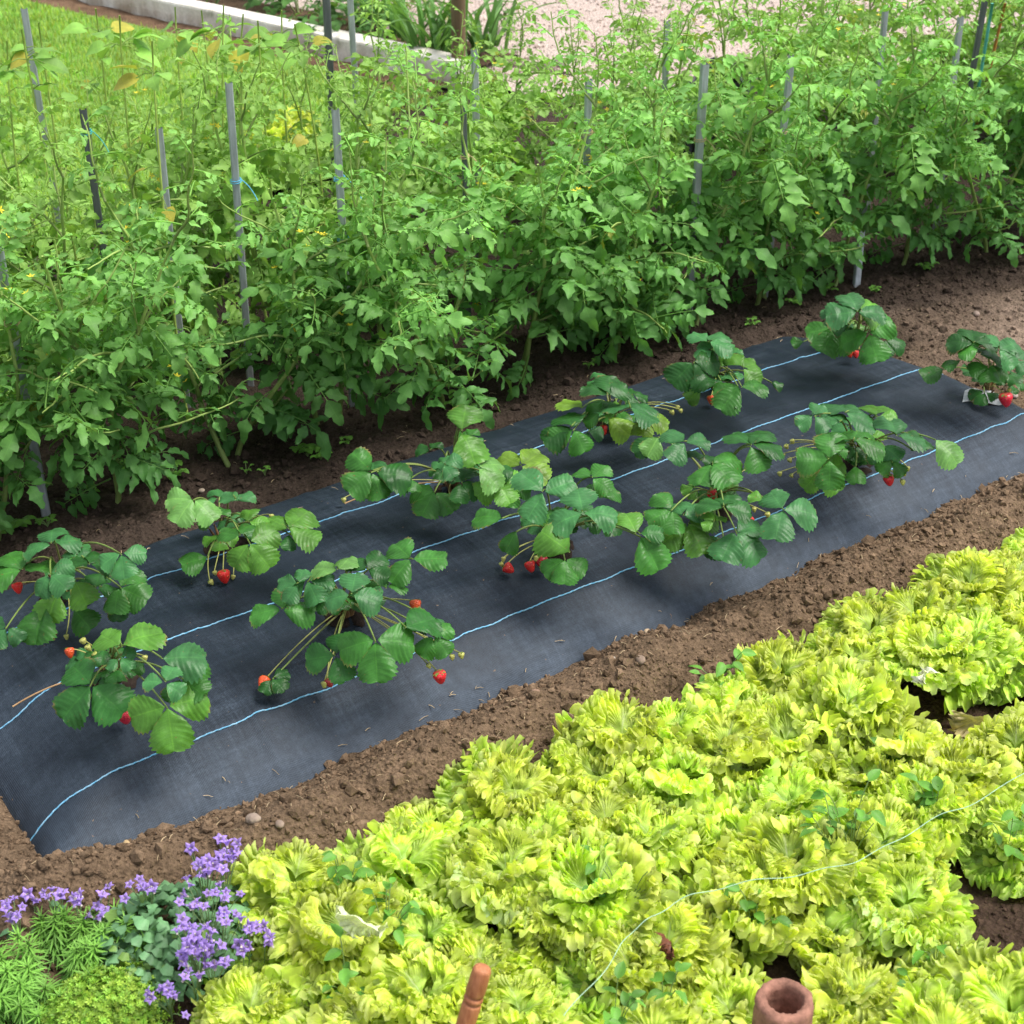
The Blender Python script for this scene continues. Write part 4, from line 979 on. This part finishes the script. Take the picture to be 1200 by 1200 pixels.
for i, (px, py, z, lb) in enumerate([(1000, 940, .15, 'blue green vine weed in the middle of the right hand lettuces'), (985, 965, .14, 'lower vine weed tangled in the right hand lettuces'), (705, 1010, .13, 'vine weed around a dark gap among the middle lettuces'),
        (890, 1040, .15, 'vine weed climbing by the green string'), (1080, 1160, .06, 'round leaved weed on bare soil at the bottom right'), (1100, 1110, .07, 'weed at the edge of the bare soil, lower right'), (1190, 960, .13, 'vine weed at the right edge among lettuces'),
        (720, 1175, .14, 'vine weed at the bottom edge by the string'), (780, 1140, .14, 'vine weed beside the brown withered leaf'), (1050, 870, .10, 'dull vine weed beside the upper bare patch'), (1100, 930, .12, 'vine weed in front of the upper bare patch'),
        (450, 1060, .14, 'vine weed among the left hand lettuces'), (405, 1120, .13, 'vine weed between the lettuces left of the turned stake'), (850, 770, .10, 'weed at the lettuce edge by the soil bank'), (400, 1010, .14, 'weed beside the small round lettuce')]):
    weed('vine_weed', px, py, z, lb, 'weed', 'vine', 6, .045, 'vine weeds among the lettuces', 40+i)
for i, (px, py, z, lb) in enumerate([(1000, 975, .12, 'thin grassy tuft in the right hand lettuces'), (1040, 900, .08, 'grass tuft beside the upper bare soil patch'), (735, 1030, .13, 'grassy tuft at the dark gap of the middle lettuces')]):
    weed('grass_tuft', px, py, z, lb, 'grass tuft', 'grass', 16, .04, None, 70+i)

# withered leaves, stones
def crumple(px, py, z, L, col, label, name, cat, seed):
    rs = np.random.RandomState(seed); P, c = lettuce_leaf(L, L*1.0, rs, .3, 1.6, 0, .9, 16, 40)
    mb = MB(); mb.grid((P-P.mean((0, 1))) @ rand_rots(1, rs)[0].T*.9, np.array(col)*(.8+.4*rs.rand(P.shape[0]*P.shape[1], 1)))
    tag(mb.build(name, M['small_leaf'], None, at(px, py, z)), label, cat)
crumple(776, 1102, .185, .055, (.17, .06, .03), 'withered reddish brown leaf lying on top of the lettuces', 'withered_leaf', 'leaf', 3)
crumple(975, 1035, .06, .09, (.24, .16, .06), 'brown wilted lettuce leaves rotting in the gap beneath the green string', 'wilted_leaves', 'leaf', 5)
crumple(430, 1085, .17, .08, (.75, .80, .50), 'whitish pale torn lettuce leaf on the left lettuces', 'pale_leaf', 'leaf', 8)
crumple(1090, 790, .17, .06, (.85, .85, .70), 'nearly white leaf tip among the upper right lettuces', 'pale_leaf', 'leaf', 9)
crumple(1143, 850, .03, .08, (.50, .42, .20), 'dry straw coloured leaf on the upper bare soil patch', 'dry_leaf', 'leaf', 10)
iv2, if2 = ico(3)
def stone(px, py, r_, col, label, seed, t=None):
    rs = np.random.RandomState(seed); b = at(px, py, .03); b[2] = float(soil_z(b[0], b[1]))+r_*.3
    V = iv2*np.array([1, .8, .6])*r_; k = 1+.22*fbm(iv2[:, 0]*1.4+seed, iv2[:, 1]*1.4+iv2[:, 2], 3, seed)
    mb = MB(); mb.add((V*k[:, None]) @ rotz(rs.uniform(0, 6)).T, if2, col); tag(mb.build('stone', M['stone'], None, b), label, 'stone', 'stones on the bare soil')
for i, (px, py, r_, c, lb) in enumerate([(300, 985, .013, (.26, .20, .16), 'rounded pale stone on the soil bank above the bellflowers'), (330, 985, .009, (.24, .18, .14), 'smaller stone right of the rounded pale one'), (373, 1012, .011, (.26, .21, .17), 'stone at the lettuce edge above the small round lettuce'),
        (717, 783, .007, (.45, .42, .38), 'light grey pebble on the soil bank in the middle'), (750, 790, .012, (.22, .16, .12), 'brown stone on the bank beside the lettuces'), (627, 828, .012, (.25, .16, .11), 'reddish brown lump on the middle of the bank'), (758, 745, .008, (.4, .3, .2), 'tan pebble at the sheet edge'),
        (1145, 362, .012, (.24, .18, .15), 'stone on the pale soil beyond the right end of the sheet'), (150, 1000, .007, (.42, .30, .16), 'yellowish pebble below the front corner of the sheet'), (235, 560, .008, (.35, .28, .22), 'pale pebble on dark soil under the left tomatoes'), (1190, 455, .012, (.34, .27, .24), 'pinkish stone behind the right hand strawberry plant')]):
    stone(px, py, r_, c, lb, 900+i)

# ------------------------------------------------------------------ string across the lettuces
kn_ = [(655, 1196, .20), (713, 1133, .20), (735, 1095, .205), (762, 1076, .205), (800, 1052, .20), (860, 1036, .205), (930, 1026, .205), (992, 1014, .205), (1040, 992, .205), (1095, 958, .205), (1150, 938, .205), (1215, 896, .20)]
K = np.array([at(*k) for k in kn_]); ti = np.linspace(0, len(K)-1, 160)
pts = np.stack([np.interp(ti, np.arange(len(K)), K[:, c]) for c in range(3)], 1)
ker = np.ones(11)/11; pts = np.stack([np.convolve(np.pad(pts[:, c], 5, 'edge'), ker, 'valid') for c in range(3)], 1)
pts[:, 2] += .003*np.sin(ti*5); o0 = pts[80].copy()
mb = MB(); mb.tube(pts-o0, .0007, 6, (.34, .52, .36)); tag(mb.build('string', M['twine'], None, o0), 'pale green nylon string lying across the lettuces to the right edge', 'string')

# turned wooden stake, clay pipe
tp, lo = at(566, 1133, .27), at(550, 1186, .20)
d = (tp-lo)/np.linalg.norm(tp-lo); foot = tp-d*.38
Fm = frame(d, (0, 1, 0)); Mx = np.stack([Fm[:, 1], Fm[:, 2], Fm[:, 0]], 1); rr = .0128; L = .38
prof = [(.0, L), (rr*.55, L), (rr*.86, L-.002), (rr*.98, L-.006), (rr*1.02, L-.020), (rr*1.05, L-.040), (rr*.98, L-.0435), (rr*.68, L-.0455), (rr*.98, L-.0475), (rr*1.03, L-.051), (rr*.98, L-.0545), (rr*.68, L-.0565), (rr*.98, L-.0585), (rr*1.03, L-.062), (rr*1.0, L-.10), (rr*.95, .1), (rr*.6, .02), (.001, 0)]
mb = MB(); mb.lathe(prof, 28, (1, 1, 1)); mb.v[0] = mb.v[0] @ Mx.T.astype(np.float32)
tag(mb.build('turned_stake', M['turned_wood'], None, foot), 'reddish turned wooden stake with ringed grooves leaning among the front lettuces', 'stake')
c = at(920, 1170, .215); ro, ri_ = .0395, .0235
prof = [(ro*.98, 0.0), (ro, .03), (ro, .195), (ro*.99, .205), (ro*.95, .2125), (ro*.86, .215), (ri_*1.18, .215), (ri_*1.04, .2125), (ri_, .205), (ri_, .06), (.001, .058)]
mb = MB(); mb.lathe(prof, 40, (.27, .135, .095)); mb.v[0] += (.0009*np.random.RandomState(3).normal(size=mb.v[0].shape)).astype(np.float32)
tag(mb.build('clay_pipe', M['clay'], None, (c[0], c[1], 0)), 'brown clay pipe with a thick rim standing upright at the bottom edge', 'pipe')
# bit of blue plastic on the bare soil
b = at(1172, 1162, .01); mb = MB(); u, v = np.meshgrid(np.linspace(-1, 1, 6), np.linspace(-1, 1, 5), indexing='ij')
mb.grid(np.stack([u*.008, v*.004, .003*np.sin(u*2+v)], -1), (.06, .25, .5)); b[2] = float(soil_z(b[0], b[1]))+.006
tag(mb.build('plastic_scrap', M['twine'], None, b), 'tiny scrap of blue plastic on the bare soil at the lower right', 'plastic scrap')

# ------------------------------------------------------------------ bellflowers
def round_leaf(rs, nu=5, nv=9):
    th = np.linspace(-2.6, 2.6, nv)[None]; r_ = np.linspace(0, 1, nu)[:, None]
    rad = 1+.10*np.cos(th*5); x = r_*rad*np.cos(th)*.5+.42*r_*1; y = r_*rad*np.sin(th)*.55; z = .18*r_**2*np.cos(2*th)-.12*r_
    return np.stack([x, y, z+0*th], -1)
FLW = []
for k in range(4):
    rs = np.random.RandomState(60+k); mb = MB()
    for e in range(5):
        a = e*1.2566; u = np.linspace(0, 1, 7)[:, None]; v = np.linspace(-1, 1, 5)[None]
        w = np.where(u < .42, .55+.1*u, .60*np.clip(1-(u-.42)/.58, 0, 1)**.8+.02)
        rad = .25+.75*u; X = rad*(.25+.75*u**.8)*.0125; Y = v*w*.0085*np.clip(.35+u*1.2, 0, 1); Z = .012*np.sin(u*1.9)*(1-.25*u)-.0015*v*v
        P = np.stack([X+0*v, Y, Z+0*v], -1) @ rotx(rs.uniform(-.15, .15)).T @ rotz(a).T
        cc = (np.array([.46, .32, .68])*(1-u)+np.array([.33, .22, .60])*u)*rs.uniform(.9, 1.15); cc = np.repeat(cc, 5, 0)*(1+.25*np.tile(np.abs(np.linspace(-1, 1, 5)), 7)[:, None])
        mb.grid(P, cc)
    mb.tube(np.array([[0, 0, -.004], [0, 0, .004], [0, 0, .013]]), np.array([.0022, .001, .0014]), 6, (.62, .58, .5))
    FLW.append(mb.mesh('bellflower_bloom', M['petal']))
def bellflower(name, cpx, rad, hgt, label, clusters, nleaf, seed):
    rs = np.random.RandomState(seed); b = at(*cpx, .02); b[2] = 0
    root = empty('bellflower', b); tag(root, label, 'bellflower', 'purple bellflowers')
    mb = MB(); n = nleaf; a = rs.uniform(0, 6.28, n); rr = np.sqrt(rs.rand(n)); 
    X = rr*np.cos(a)*rad[0]; Y = rr*np.sin(a)*rad[1]; h = hgt*np.sqrt(np.clip(1-rr**2*.9, 0.02, 1))*rs.uniform(.45, 1.05, n)+.01
    bv = round_leaf(rs).reshape(-1, 3)
    ms = []
    for i in range(n):
        nrm = np.array([X[i]/rad[0], Y[i]/rad[1], .9])+rs.normal(size=3)*.3
        fr_ = frame(np.array([math.cos(a[i]+rs.uniform(-1, 1)), math.sin(a[i]+rs.uniform(-1, 1)), -.2]), nrm); ms.append(fr_*rs.uniform(.010, .021))
    cc = np.array([.12, .25, .11])*rs.uniform(.6, 1.5, n)[:, None]; cc[rs.rand(n) < .06] = (.16, .28, .06)
    mb.scatter(bv, grid_faces(5, 9), np.stack([X, Y, h], 1), np.array(ms), cc); mb.build('foliage', M['small_leaf'], root)
    mb = MB()
    for i in range(60):
        k = rs.randint(n); mb.tube(bez((X[k]*.5, Y[k]*.5, 0), (X[k]*.8, Y[k]*.8, h[k]*.6), (X[k], Y[k], h[k]), 5), .0009, 4, (.2, .28, .1), cap=False)
    # flower stalks and flowers at the photo's clusters
    for (px, py, z, rx, nf) in clusters:
        c = at(px, py, z)-b
        for i in range(nf):
            p = c+rs.normal(size=3)*np.array([rx, rx, rx*.55])
            mb.tube(bez(c*np.array([.8, .8, .15]), c*np.array([.95, .95, .6]), p, 5), .0008, 4, (.2, .3, .12), cap=False)
            f = put('flower', FLW[rs.randint(4)], root, p); f.scale = (rs.uniform(.62, 1.0),)*3
            f.rotation_euler = (rs.uniform(-.9, .5), rs.uniform(-.7, .7), rs.uniform(0, 6.28))
    mb.build('stem', M['stem'], root)
bellflower('b', (200, 1118), (.140, .105), .105, 'large bellflower mound with grey green leaves and dense purple flowers beside the lettuces',
    [(240, 1012, .16, .018, 15), (264, 1003, .17, .012, 9), (245, 1055, .15, .016, 11), (232, 1105, .15, .020, 22), (222, 1085, .15, .018, 8), (250, 1128, .12, .012, 7), (195, 1165, .10, .015, 9), (170, 1038, .13, .012, 8), (262, 1085, .13, .012, 5), (228, 1130, .13, .015, 5)], 900, 31)
bellflower('b', (60, 1085), (.13, .04), .075, 'bellflower mostly hidden behind the feathery plant, lilac flowers along its top',
    [(12, 1070, .11, .012, 9), (35, 1058, .10, .008, 3), (65, 1052, .11, .010, 5), (92, 1056, .11, .009, 4), (118, 1062, .10, .008, 3), (115, 1078, .09, .006, 3), (128, 1040, .10, .004, 2)], 320, 32)
for i, (px, py, z) in enumerate(((292, 1092, .11), (310, 1098, .10), (285, 1118, .09))):
    b = at(px, py, z); root = empty('bellflower', (b[0], b[1], 0)); tag(root, 'lone pale bellflower stalk leaning into the lettuces, %s from the left' % ORD[[1, 2, 0][i]], 'bellflower', 'purple bellflowers')
    mb = MB(); mb.tube(bez((-.01, .01, 0), (0, 0, z*.6), (0, 0, z), 6), .0011, 5, (.2, .3, .12)); mb.build('stem', M['stem'], root)
    for k in range(4):
        f = put('flower', FLW[k], root, (rs.normal()*.009, rs.normal()*.009, z+rs.normal()*.006)); f.rotation_euler = (-.5+rs.normal()*.3, rs.normal()*.4, k); f.scale = (.95,)*3

# feathery plant and cushion plant in the corner
def needle(nu=5):
    u = np.linspace(0, 1, nu)[:, None]; v = np.array([[-1, 0, 1]])
    w = np.sin(PI*(u*.86+.1))**.7
    return np.stack([u+0*v, v*w*.055, -.18*u*u+.02*np.abs(v)], -1).reshape(-1, 3), grid_faces(nu, 3)
nv_, nf_ = needle()
rs = np.random.RandomState(41); b = at(50, 1165, .02); b[2] = 0
root = empty('feathery_plant', b); tag(root, 'feathery bright green plant with starry needle leaved shoots in the lower left corner', 'garden plant')
for k in range(74):
    a = rs.uniform(0, 6.28); rr = math.sqrt(rs.rand()); c = np.array([math.cos(a)*rr*.175, math.sin(a)*rr*.095, 0]); top = c+np.array([c[0]*.15, c[1]*.15, .115*math.sqrt(max(.05, 1-rr*rr*.8))*rs.uniform(.75, 1.1)])
    n = 64; q = np.sqrt(np.linspace(.10, 1, n)); az = np.arange(n)*2.4+rs.uniform(0, 6)
    pts = c*(1-q[:, None])*np.array([.5, .5, 1])+top*q[:, None]
    el = -.15+1.1*np.clip((q-.75)/.25, 0, 1)**2+rs.normal(size=n)*.12
    ms = np.array([frame((math.cos(z_)*math.cos(e_), math.sin(z_)*math.cos(e_), math.sin(e_)), (0, 0, 1))*l_ for z_, e_, l_ in zip(az, el, rs.uniform(.020, .031, n)*(1-.45*np.clip((q-.85)/.15, 0, 1)))])
    col = (np.array([.10, .27, .05])*(1-q[:, None])*.9+np.array([.22, .46, .07])*q[:, None])*rs.uniform(.85, 1.15)
    mb = MB(); mb.tube(np.array([c*.5, (c*.75+top)/2, top]), .002, 5, (.2, .34, .1)); mb.scatter(nv_, nf_, pts, ms, col); mb.build('shoot', M['small_leaf'], root)
rs = np.random.RandomState(42); b = at(118, 1180, .05); b[2] = 0
root = empty('cushion_plant', b); tag(root, 'dense yellow green mossy cushion plant between feathery plant and bellflowers', 'garden plant')
n = 3200; a = rs.uniform(0, 6.28, n); rr = np.sqrt(rs.rand(n)); nr = np.stack([rr*np.cos(a), rr*np.sin(a), np.sqrt(np.clip(1-rr**2, 0, 1))], 1)
dm = np.array([.098, .085, .085]); P0 = nr*dm*(1+.16*fbm(nr[:, 0]*3+3, nr[:, 1]*3, 3, 5))[:, None]+rs.normal(size=(n, 3))*.0035
th = np.arange(5)*1.2566; lv = []; lf = []
for e in range(5):
    o_ = len(lv); d_ = np.array([math.cos(th[e]), math.sin(th[e]), .55]); s_ = np.array([-d_[1], d_[0], 0])*.28
    lv += [np.zeros(3), d_*.55+s_, d_, d_*.55-s_]; lf.append([o_, o_+1, o_+2, o_+3])
ms = np.array([frame(np.cross(nr[i]+rs.normal(size=3)*.25, rs.normal(size=3)), nr[i]+rs.normal(size=3)*.35)*rs.uniform(.0042, .0072) for i in range(n)])
cc = np.array([.27, .46, .055])*rs.uniform(.55, 1.35, n)[:, None]*np.stack([rs.uniform(.85, 1.2, n), np.ones(n), np.ones(n)], 1)
mb = MB(); mb.scatter(np.array(lv), np.array(lf), P0, ms, cc); mb.build('foliage', M['small_leaf'], root)
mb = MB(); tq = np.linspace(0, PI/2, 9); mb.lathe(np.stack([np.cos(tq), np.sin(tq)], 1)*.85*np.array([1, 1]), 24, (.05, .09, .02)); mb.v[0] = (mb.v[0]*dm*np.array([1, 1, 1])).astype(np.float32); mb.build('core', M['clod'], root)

# ------------------------------------------------------------------ background: kerb, post, irises, border plants, film
def slab(name, a, b, th, h, mat, label, cat):
    n = 90; a = np.asarray(a); b = np.asarray(b); k = np.linspace(0, 1, n)[:, None]; c = a*(1-k)+b*k
    nn = np.array([-(b-a)[1], (b-a)[0]]); nn = nn/np.linalg.norm(nn); nn = nn if nn[0] > 0 else -nn
    sec = np.array([[0, -.1], [0, .03], [0, h*.5], [.001, h-.012], [.004, h-.004], [.012, h], [th*.5, h+.002], [th-.012, h], [th, h-.012], [th, -.1]])
    P = np.zeros((n, len(sec), 3))
    for j, (q, z) in enumerate(sec):
        w = .004*fbm(np.arange(n)*.13+j*3, np.full(n, j*1.7), 3, 7); P[:, j, :2] = c+nn*(q+w[:, None]); P[:, j, 2] = z+.6*w
    o0 = np.array([*a, 0.]); mb = MB(); mb.add((P-o0).reshape(-1, 3), [grid_faces(n, len(sec)), np.arange(len(sec))[None], (np.arange(len(sec))+(n-1)*len(sec))[None, ::-1]], (.5, .5, .5))
    o = mb.build(name, mat, None, o0, smooth=False); tag(o, label, cat); return o
slab('concrete_kerb', K0-kd*4, K1+kd*.03, .10, .108, M['concrete'], 'weathered pale concrete kerb edging the iris border, stained brown at its foot', 'kerb')
# dark earth strip and loose soil at the kerb's foot
pp = np.linspace(0, 1, 60)[:, None]; w_ = np.linspace(-.22, .0, 10)[None]
base2 = (K0-kd*4)[None]*(1-pp)+(K1-kd*.02)[None]*pp
P = np.zeros((60, 10, 3)); P[..., :2] = base2[:, None]+kn[None, None]*w_[..., None]; P[..., 2] = .022+.02*fbm(P[..., 0]*9, P[..., 1]*9, 3, 8)-.04*np.clip((-w_-.16)/.06, 0, 1)
mb = MB(); mb.grid(P, np.array([.17, .105, .065])*(1+.3*fbm(P[..., 0]*6, P[..., 1]*6, 2, 4)).reshape(-1, 1)); tag(mb.build('soil_strip', M['soil']), kind='structure')
w2 = np.linspace(.10, .48, 14)[None]; P = np.zeros((60, 14, 3)); P[..., :2] = base2[:, None]+kn[None, None]*w2[..., None]; P[..., 2] = .05+.03*fbm(P[..., 0]*6, P[..., 1]*6, 3, 9)-.03*np.clip((w2-.36)/.12, 0, 1)
mb = MB(); mb.grid(P, np.array([.13, .085, .055])*(1+.3*fbm(P[..., 0]*6, P[..., 1]*6, 2, 5)).reshape(-1, 1)); tag(mb.build('border_soil', M['soil']), kind='structure')
# post
p = at(537, 100, .0); rs = np.random.RandomState(5); n = 12; th = np.arange(14)/14*2*PI
P = np.zeros((n, 14, 3)); zs = np.linspace(-.1, .75, n)
for i, z in enumerate(zs):
    r_ = .026*(1+.10*fbm(np.cos(th)*2+5, np.sin(th)*2+z*2, 2, 3)); P[i, :, 0] = r_*np.cos(th)+.008*math.sin(z*3); P[i, :, 1] = r_*np.sin(th); P[i, :, 2] = z
mb = MB(); mb.grid(P, (1, 1, 1), wrap=True); mb.add(P[-1], np.arange(14)[None], (.8, .8, .8)); tag(mb.build('wooden_post', M['post_wood'], None, (p[0], p[1], 0)), 'round weathered wooden post at the end of the concrete kerb', 'post')
def strap_clump(px, py, n, L, label, seed, col=(.14, .29, .08)):
    rs = np.random.RandomState(seed); b = at(px, py, .05); root = empty('iris_clump', b); tag(root, label, 'iris', 'iris clumps behind the kerb')
    mb = MB()
    for i in range(n):
        a = rs.uniform(0, 6.28); l = L*rs.uniform(.6, 1.1); u = np.linspace(0, 1, 12)[:, None]; v = np.array([[-1, 0, 1]])
        el = rs.uniform(.9, 1.5); bend = rs.uniform(.1, 1.3); ang = el-bend*u**1.6*1.3
        x = np.cumsum(np.cos(ang), 0)*l/12; z = np.cumsum(np.sin(ang), 0)*l/12; w = .011*rs.uniform(.7, 1.2)*np.clip(1.05-u**3, .03, 1)
        Pp = np.stack([x+0*v, v*w, z+.004*np.abs(v)], -1) @ rotz(a).T+np.array([rs.normal()*.045, rs.normal()*.045, 0])
        mb.grid(Pp, np.array(col)*rs.uniform(.75, 1.35), np.stack([u+0*v, v+0*u], -1).reshape(-1, 2))
    mb.build('foliage', M['grass'], root)
for i, (px, py, n, L, lb) in enumerate([(510, 70, 34, .42, 'iris clump with arching strap leaves left of the wooden post'), (566, 66, 26, .40, 'iris clump leaning over the gravel right of the wooden post'), (465, 52, 26, .36, 'iris clump standing on the kerb border, second from the post'), (440, 30, 22, .34, 'iris clump farthest left along the kerb border')]):
    strap_clump(px, py, n, L, lb, 140+i)
def bush(px, py, rad, h, n, label, seed, col, lsize=(.02, .045)):
    rs = np.random.RandomState(seed); b = at(px, py, .05); b[2] = .03; root = empty('border_plant', b); tag(root, label, 'border plant', 'leafy plants behind the kerb')
    mb = MB()
    for i in range(n):
        a = rs.uniform(0, 6.28); rr = math.sqrt(rs.rand()); L = rs.uniform(*lsize)
        e = np.array([math.cos(a)*rr*rad, math.sin(a)*rr*rad, h*(.25+.75*math.sqrt(1-rr*rr*.9))*rs.uniform(.4, 1.05)])
        P, uv = heart_leaf(L, rs, 6, 5); mb.grid(P @ frame((math.cos(a), math.sin(a), rs.uniform(-.6, .5)), (0, 0, 1), rs.uniform(-.5, .5)).T+e, np.array(col)*rs.uniform(.6, 1.4), uv)
    mb.build('foliage', M['tomato_leaf'], root); mb = MB()
    for i in range(7):
        a = rs.uniform(0, 6.28); mb.tube(bez((0, 0, 0), (math.cos(a)*rad*.2, math.sin(a)*rad*.2, h*.5), (math.cos(a)*rad*.6, math.sin(a)*rad*.6, h*.8), 6), .003, 5, (.2, .25, .1))
    mb.build('stem', M['stem'], root)
for i, (px, py, rad, h, n, c, lb) in enumerate([(400, 40, .20, .16, 150, (.08, .19, .045), 'low leafy border plant behind the kerb between the dark and pale stakes'), (350, 18, .22, .2, 160, (.09, .21, .05), 'leafy border plant behind the kerb left of the dark stake'), (300, 6, .22, .2, 160, (.08, .18, .05), 'leafy border plant behind the kerb, farther left'),
        (470, 22, .20, .14, 130, (.20, .26, .07), 'yellowish border plant behind the irises'), (425, 8, .2, .16, 140, (.12, .22, .06), 'leafy plant at the top edge behind the iris border'), (590, 30, .05, .1, 20, (.12, .24, .06), 'small leafy plant at the gravel edge by the irises')]):
    bush(px, py, rad, h, n, lb, 160+i, c)
for i, (px, py, r_, c) in enumerate([(598, 75, .05, (.16, .12, .10)), (618, 80, .04, (.14, .11, .09)), (640, 82, .05, (.18, .14, .12)), (655, 76, .035, (.2, .16, .14))]):
    rs = np.random.RandomState(70+i); b = at(px, py, .02); mb = MB(); k = 1+.25*fbm(iv2[:, 0]*1.5+i, iv2[:, 1]*1.5+iv2[:, 2], 3, i)
    mb.add(iv2*np.array([1, .8, .6])*r_*k[:, None], if2, c); tag(mb.build('edge_stone', M['stone'], None, b), 'dark rock edging the gravel behind the tomatoes, %s from the wooden post' % ORD[i], 'rock', 'rocks edging the gravel')
b = at(842, 82, .25); mb = MB(); u, v = np.meshgrid(np.linspace(-1, 1, 34), np.linspace(-1, 1, 34), indexing='ij')
rad = np.sqrt(u*u+v*v); z = .28*np.exp(-rad**2*1.6)-.25+.05*fbm(u*3, v*3, 3, 5)+.02*fbm(u*9, v*9, 2, 6)
mb.grid(np.stack([u*.22, v*.22, z], -1), (.012, .012, .014)); tag(mb.build('black_plastic_sheet', M['black_film'], None, b), 'crumpled black plastic heap glimpsed behind the right hand tomatoes', 'plastic sheet')

# ------------------------------------------------------------------ light, camera, render
W = bpy.data.worlds.new('World'); SC.world = W; W.use_nodes = True; nt = W.node_tree
SUN_EL, SUN_AZ = math.radians(62), math.radians(122)       # azimuth: direction towards the sun in the XY plane, from +Y towards +X
sky = nt.nodes.new('ShaderNodeTexSky'); sky.sky_type = 'NISHITA'; sky.sun_disc = False; sky.sun_elevation = SUN_EL; sky.sun_rotation = SUN_AZ
sky.dust_density = 4.0; sky.ozone_density = 1.0; sky.air_density = 1.0
bg = nt.nodes['Background']; bg.inputs['Strength'].default_value = .15
veil = nt.nodes.new('ShaderNodeMix'); veil.data_type = 'RGBA'; veil.inputs[0].default_value = .6       # thin bright cloud over the blue
nt.links.new(sky.outputs[0], veil.inputs[6]); veil.inputs[7].default_value = (8.2, 8.5, 9.0, 1); nt.links.new(veil.outputs[2], bg.inputs['Color'])
ld = bpy.data.lights.new('sun', 'SUN'); ld.energy = 5.0; ld.angle = math.radians(30); ld.color = (1, .96, .90)
lo_ = bpy.data.objects.new('sun', ld); COL.objects.link(lo_)
sd = Vector((math.sin(SUN_AZ)*math.cos(SUN_EL), math.cos(SUN_AZ)*math.cos(SUN_EL), math.sin(SUN_EL)))
lo_.rotation_euler = sd.to_track_quat('Z', 'Y').to_euler(); lo_.location = sd*10

cd = bpy.data.cameras.new('camera'); cam = bpy.data.objects.new('camera', cd); COL.objects.link(cam)
cd.sensor_width = 36; cd.lens = 36*FPX/1200; cd.clip_start = .05; cd.clip_end = 500
cam.location = (0, 0, CAMH); cam.rotation_euler = (PI/2-PITCH, 0, YAW)
cd.dof.use_dof = True; cd.dof.focus_distance = 3.15; cd.dof.aperture_fstop = 9.0
SC.camera = cam
SC.view_settings.view_transform = 'Standard'; SC.view_settings.look = 'None'; SC.view_settings.exposure = 0; SC.view_settings.gamma = 1
SC.render.engine = 'CYCLES'
SC.cycles.max_bounces = 9; SC.cycles.diffuse_bounces = 7; SC.cycles.glossy_bounces = 2; SC.cycles.transmission_bounces = 4; SC.cycles.adaptive_threshold = .03; SC.cycles.use_denoising = True
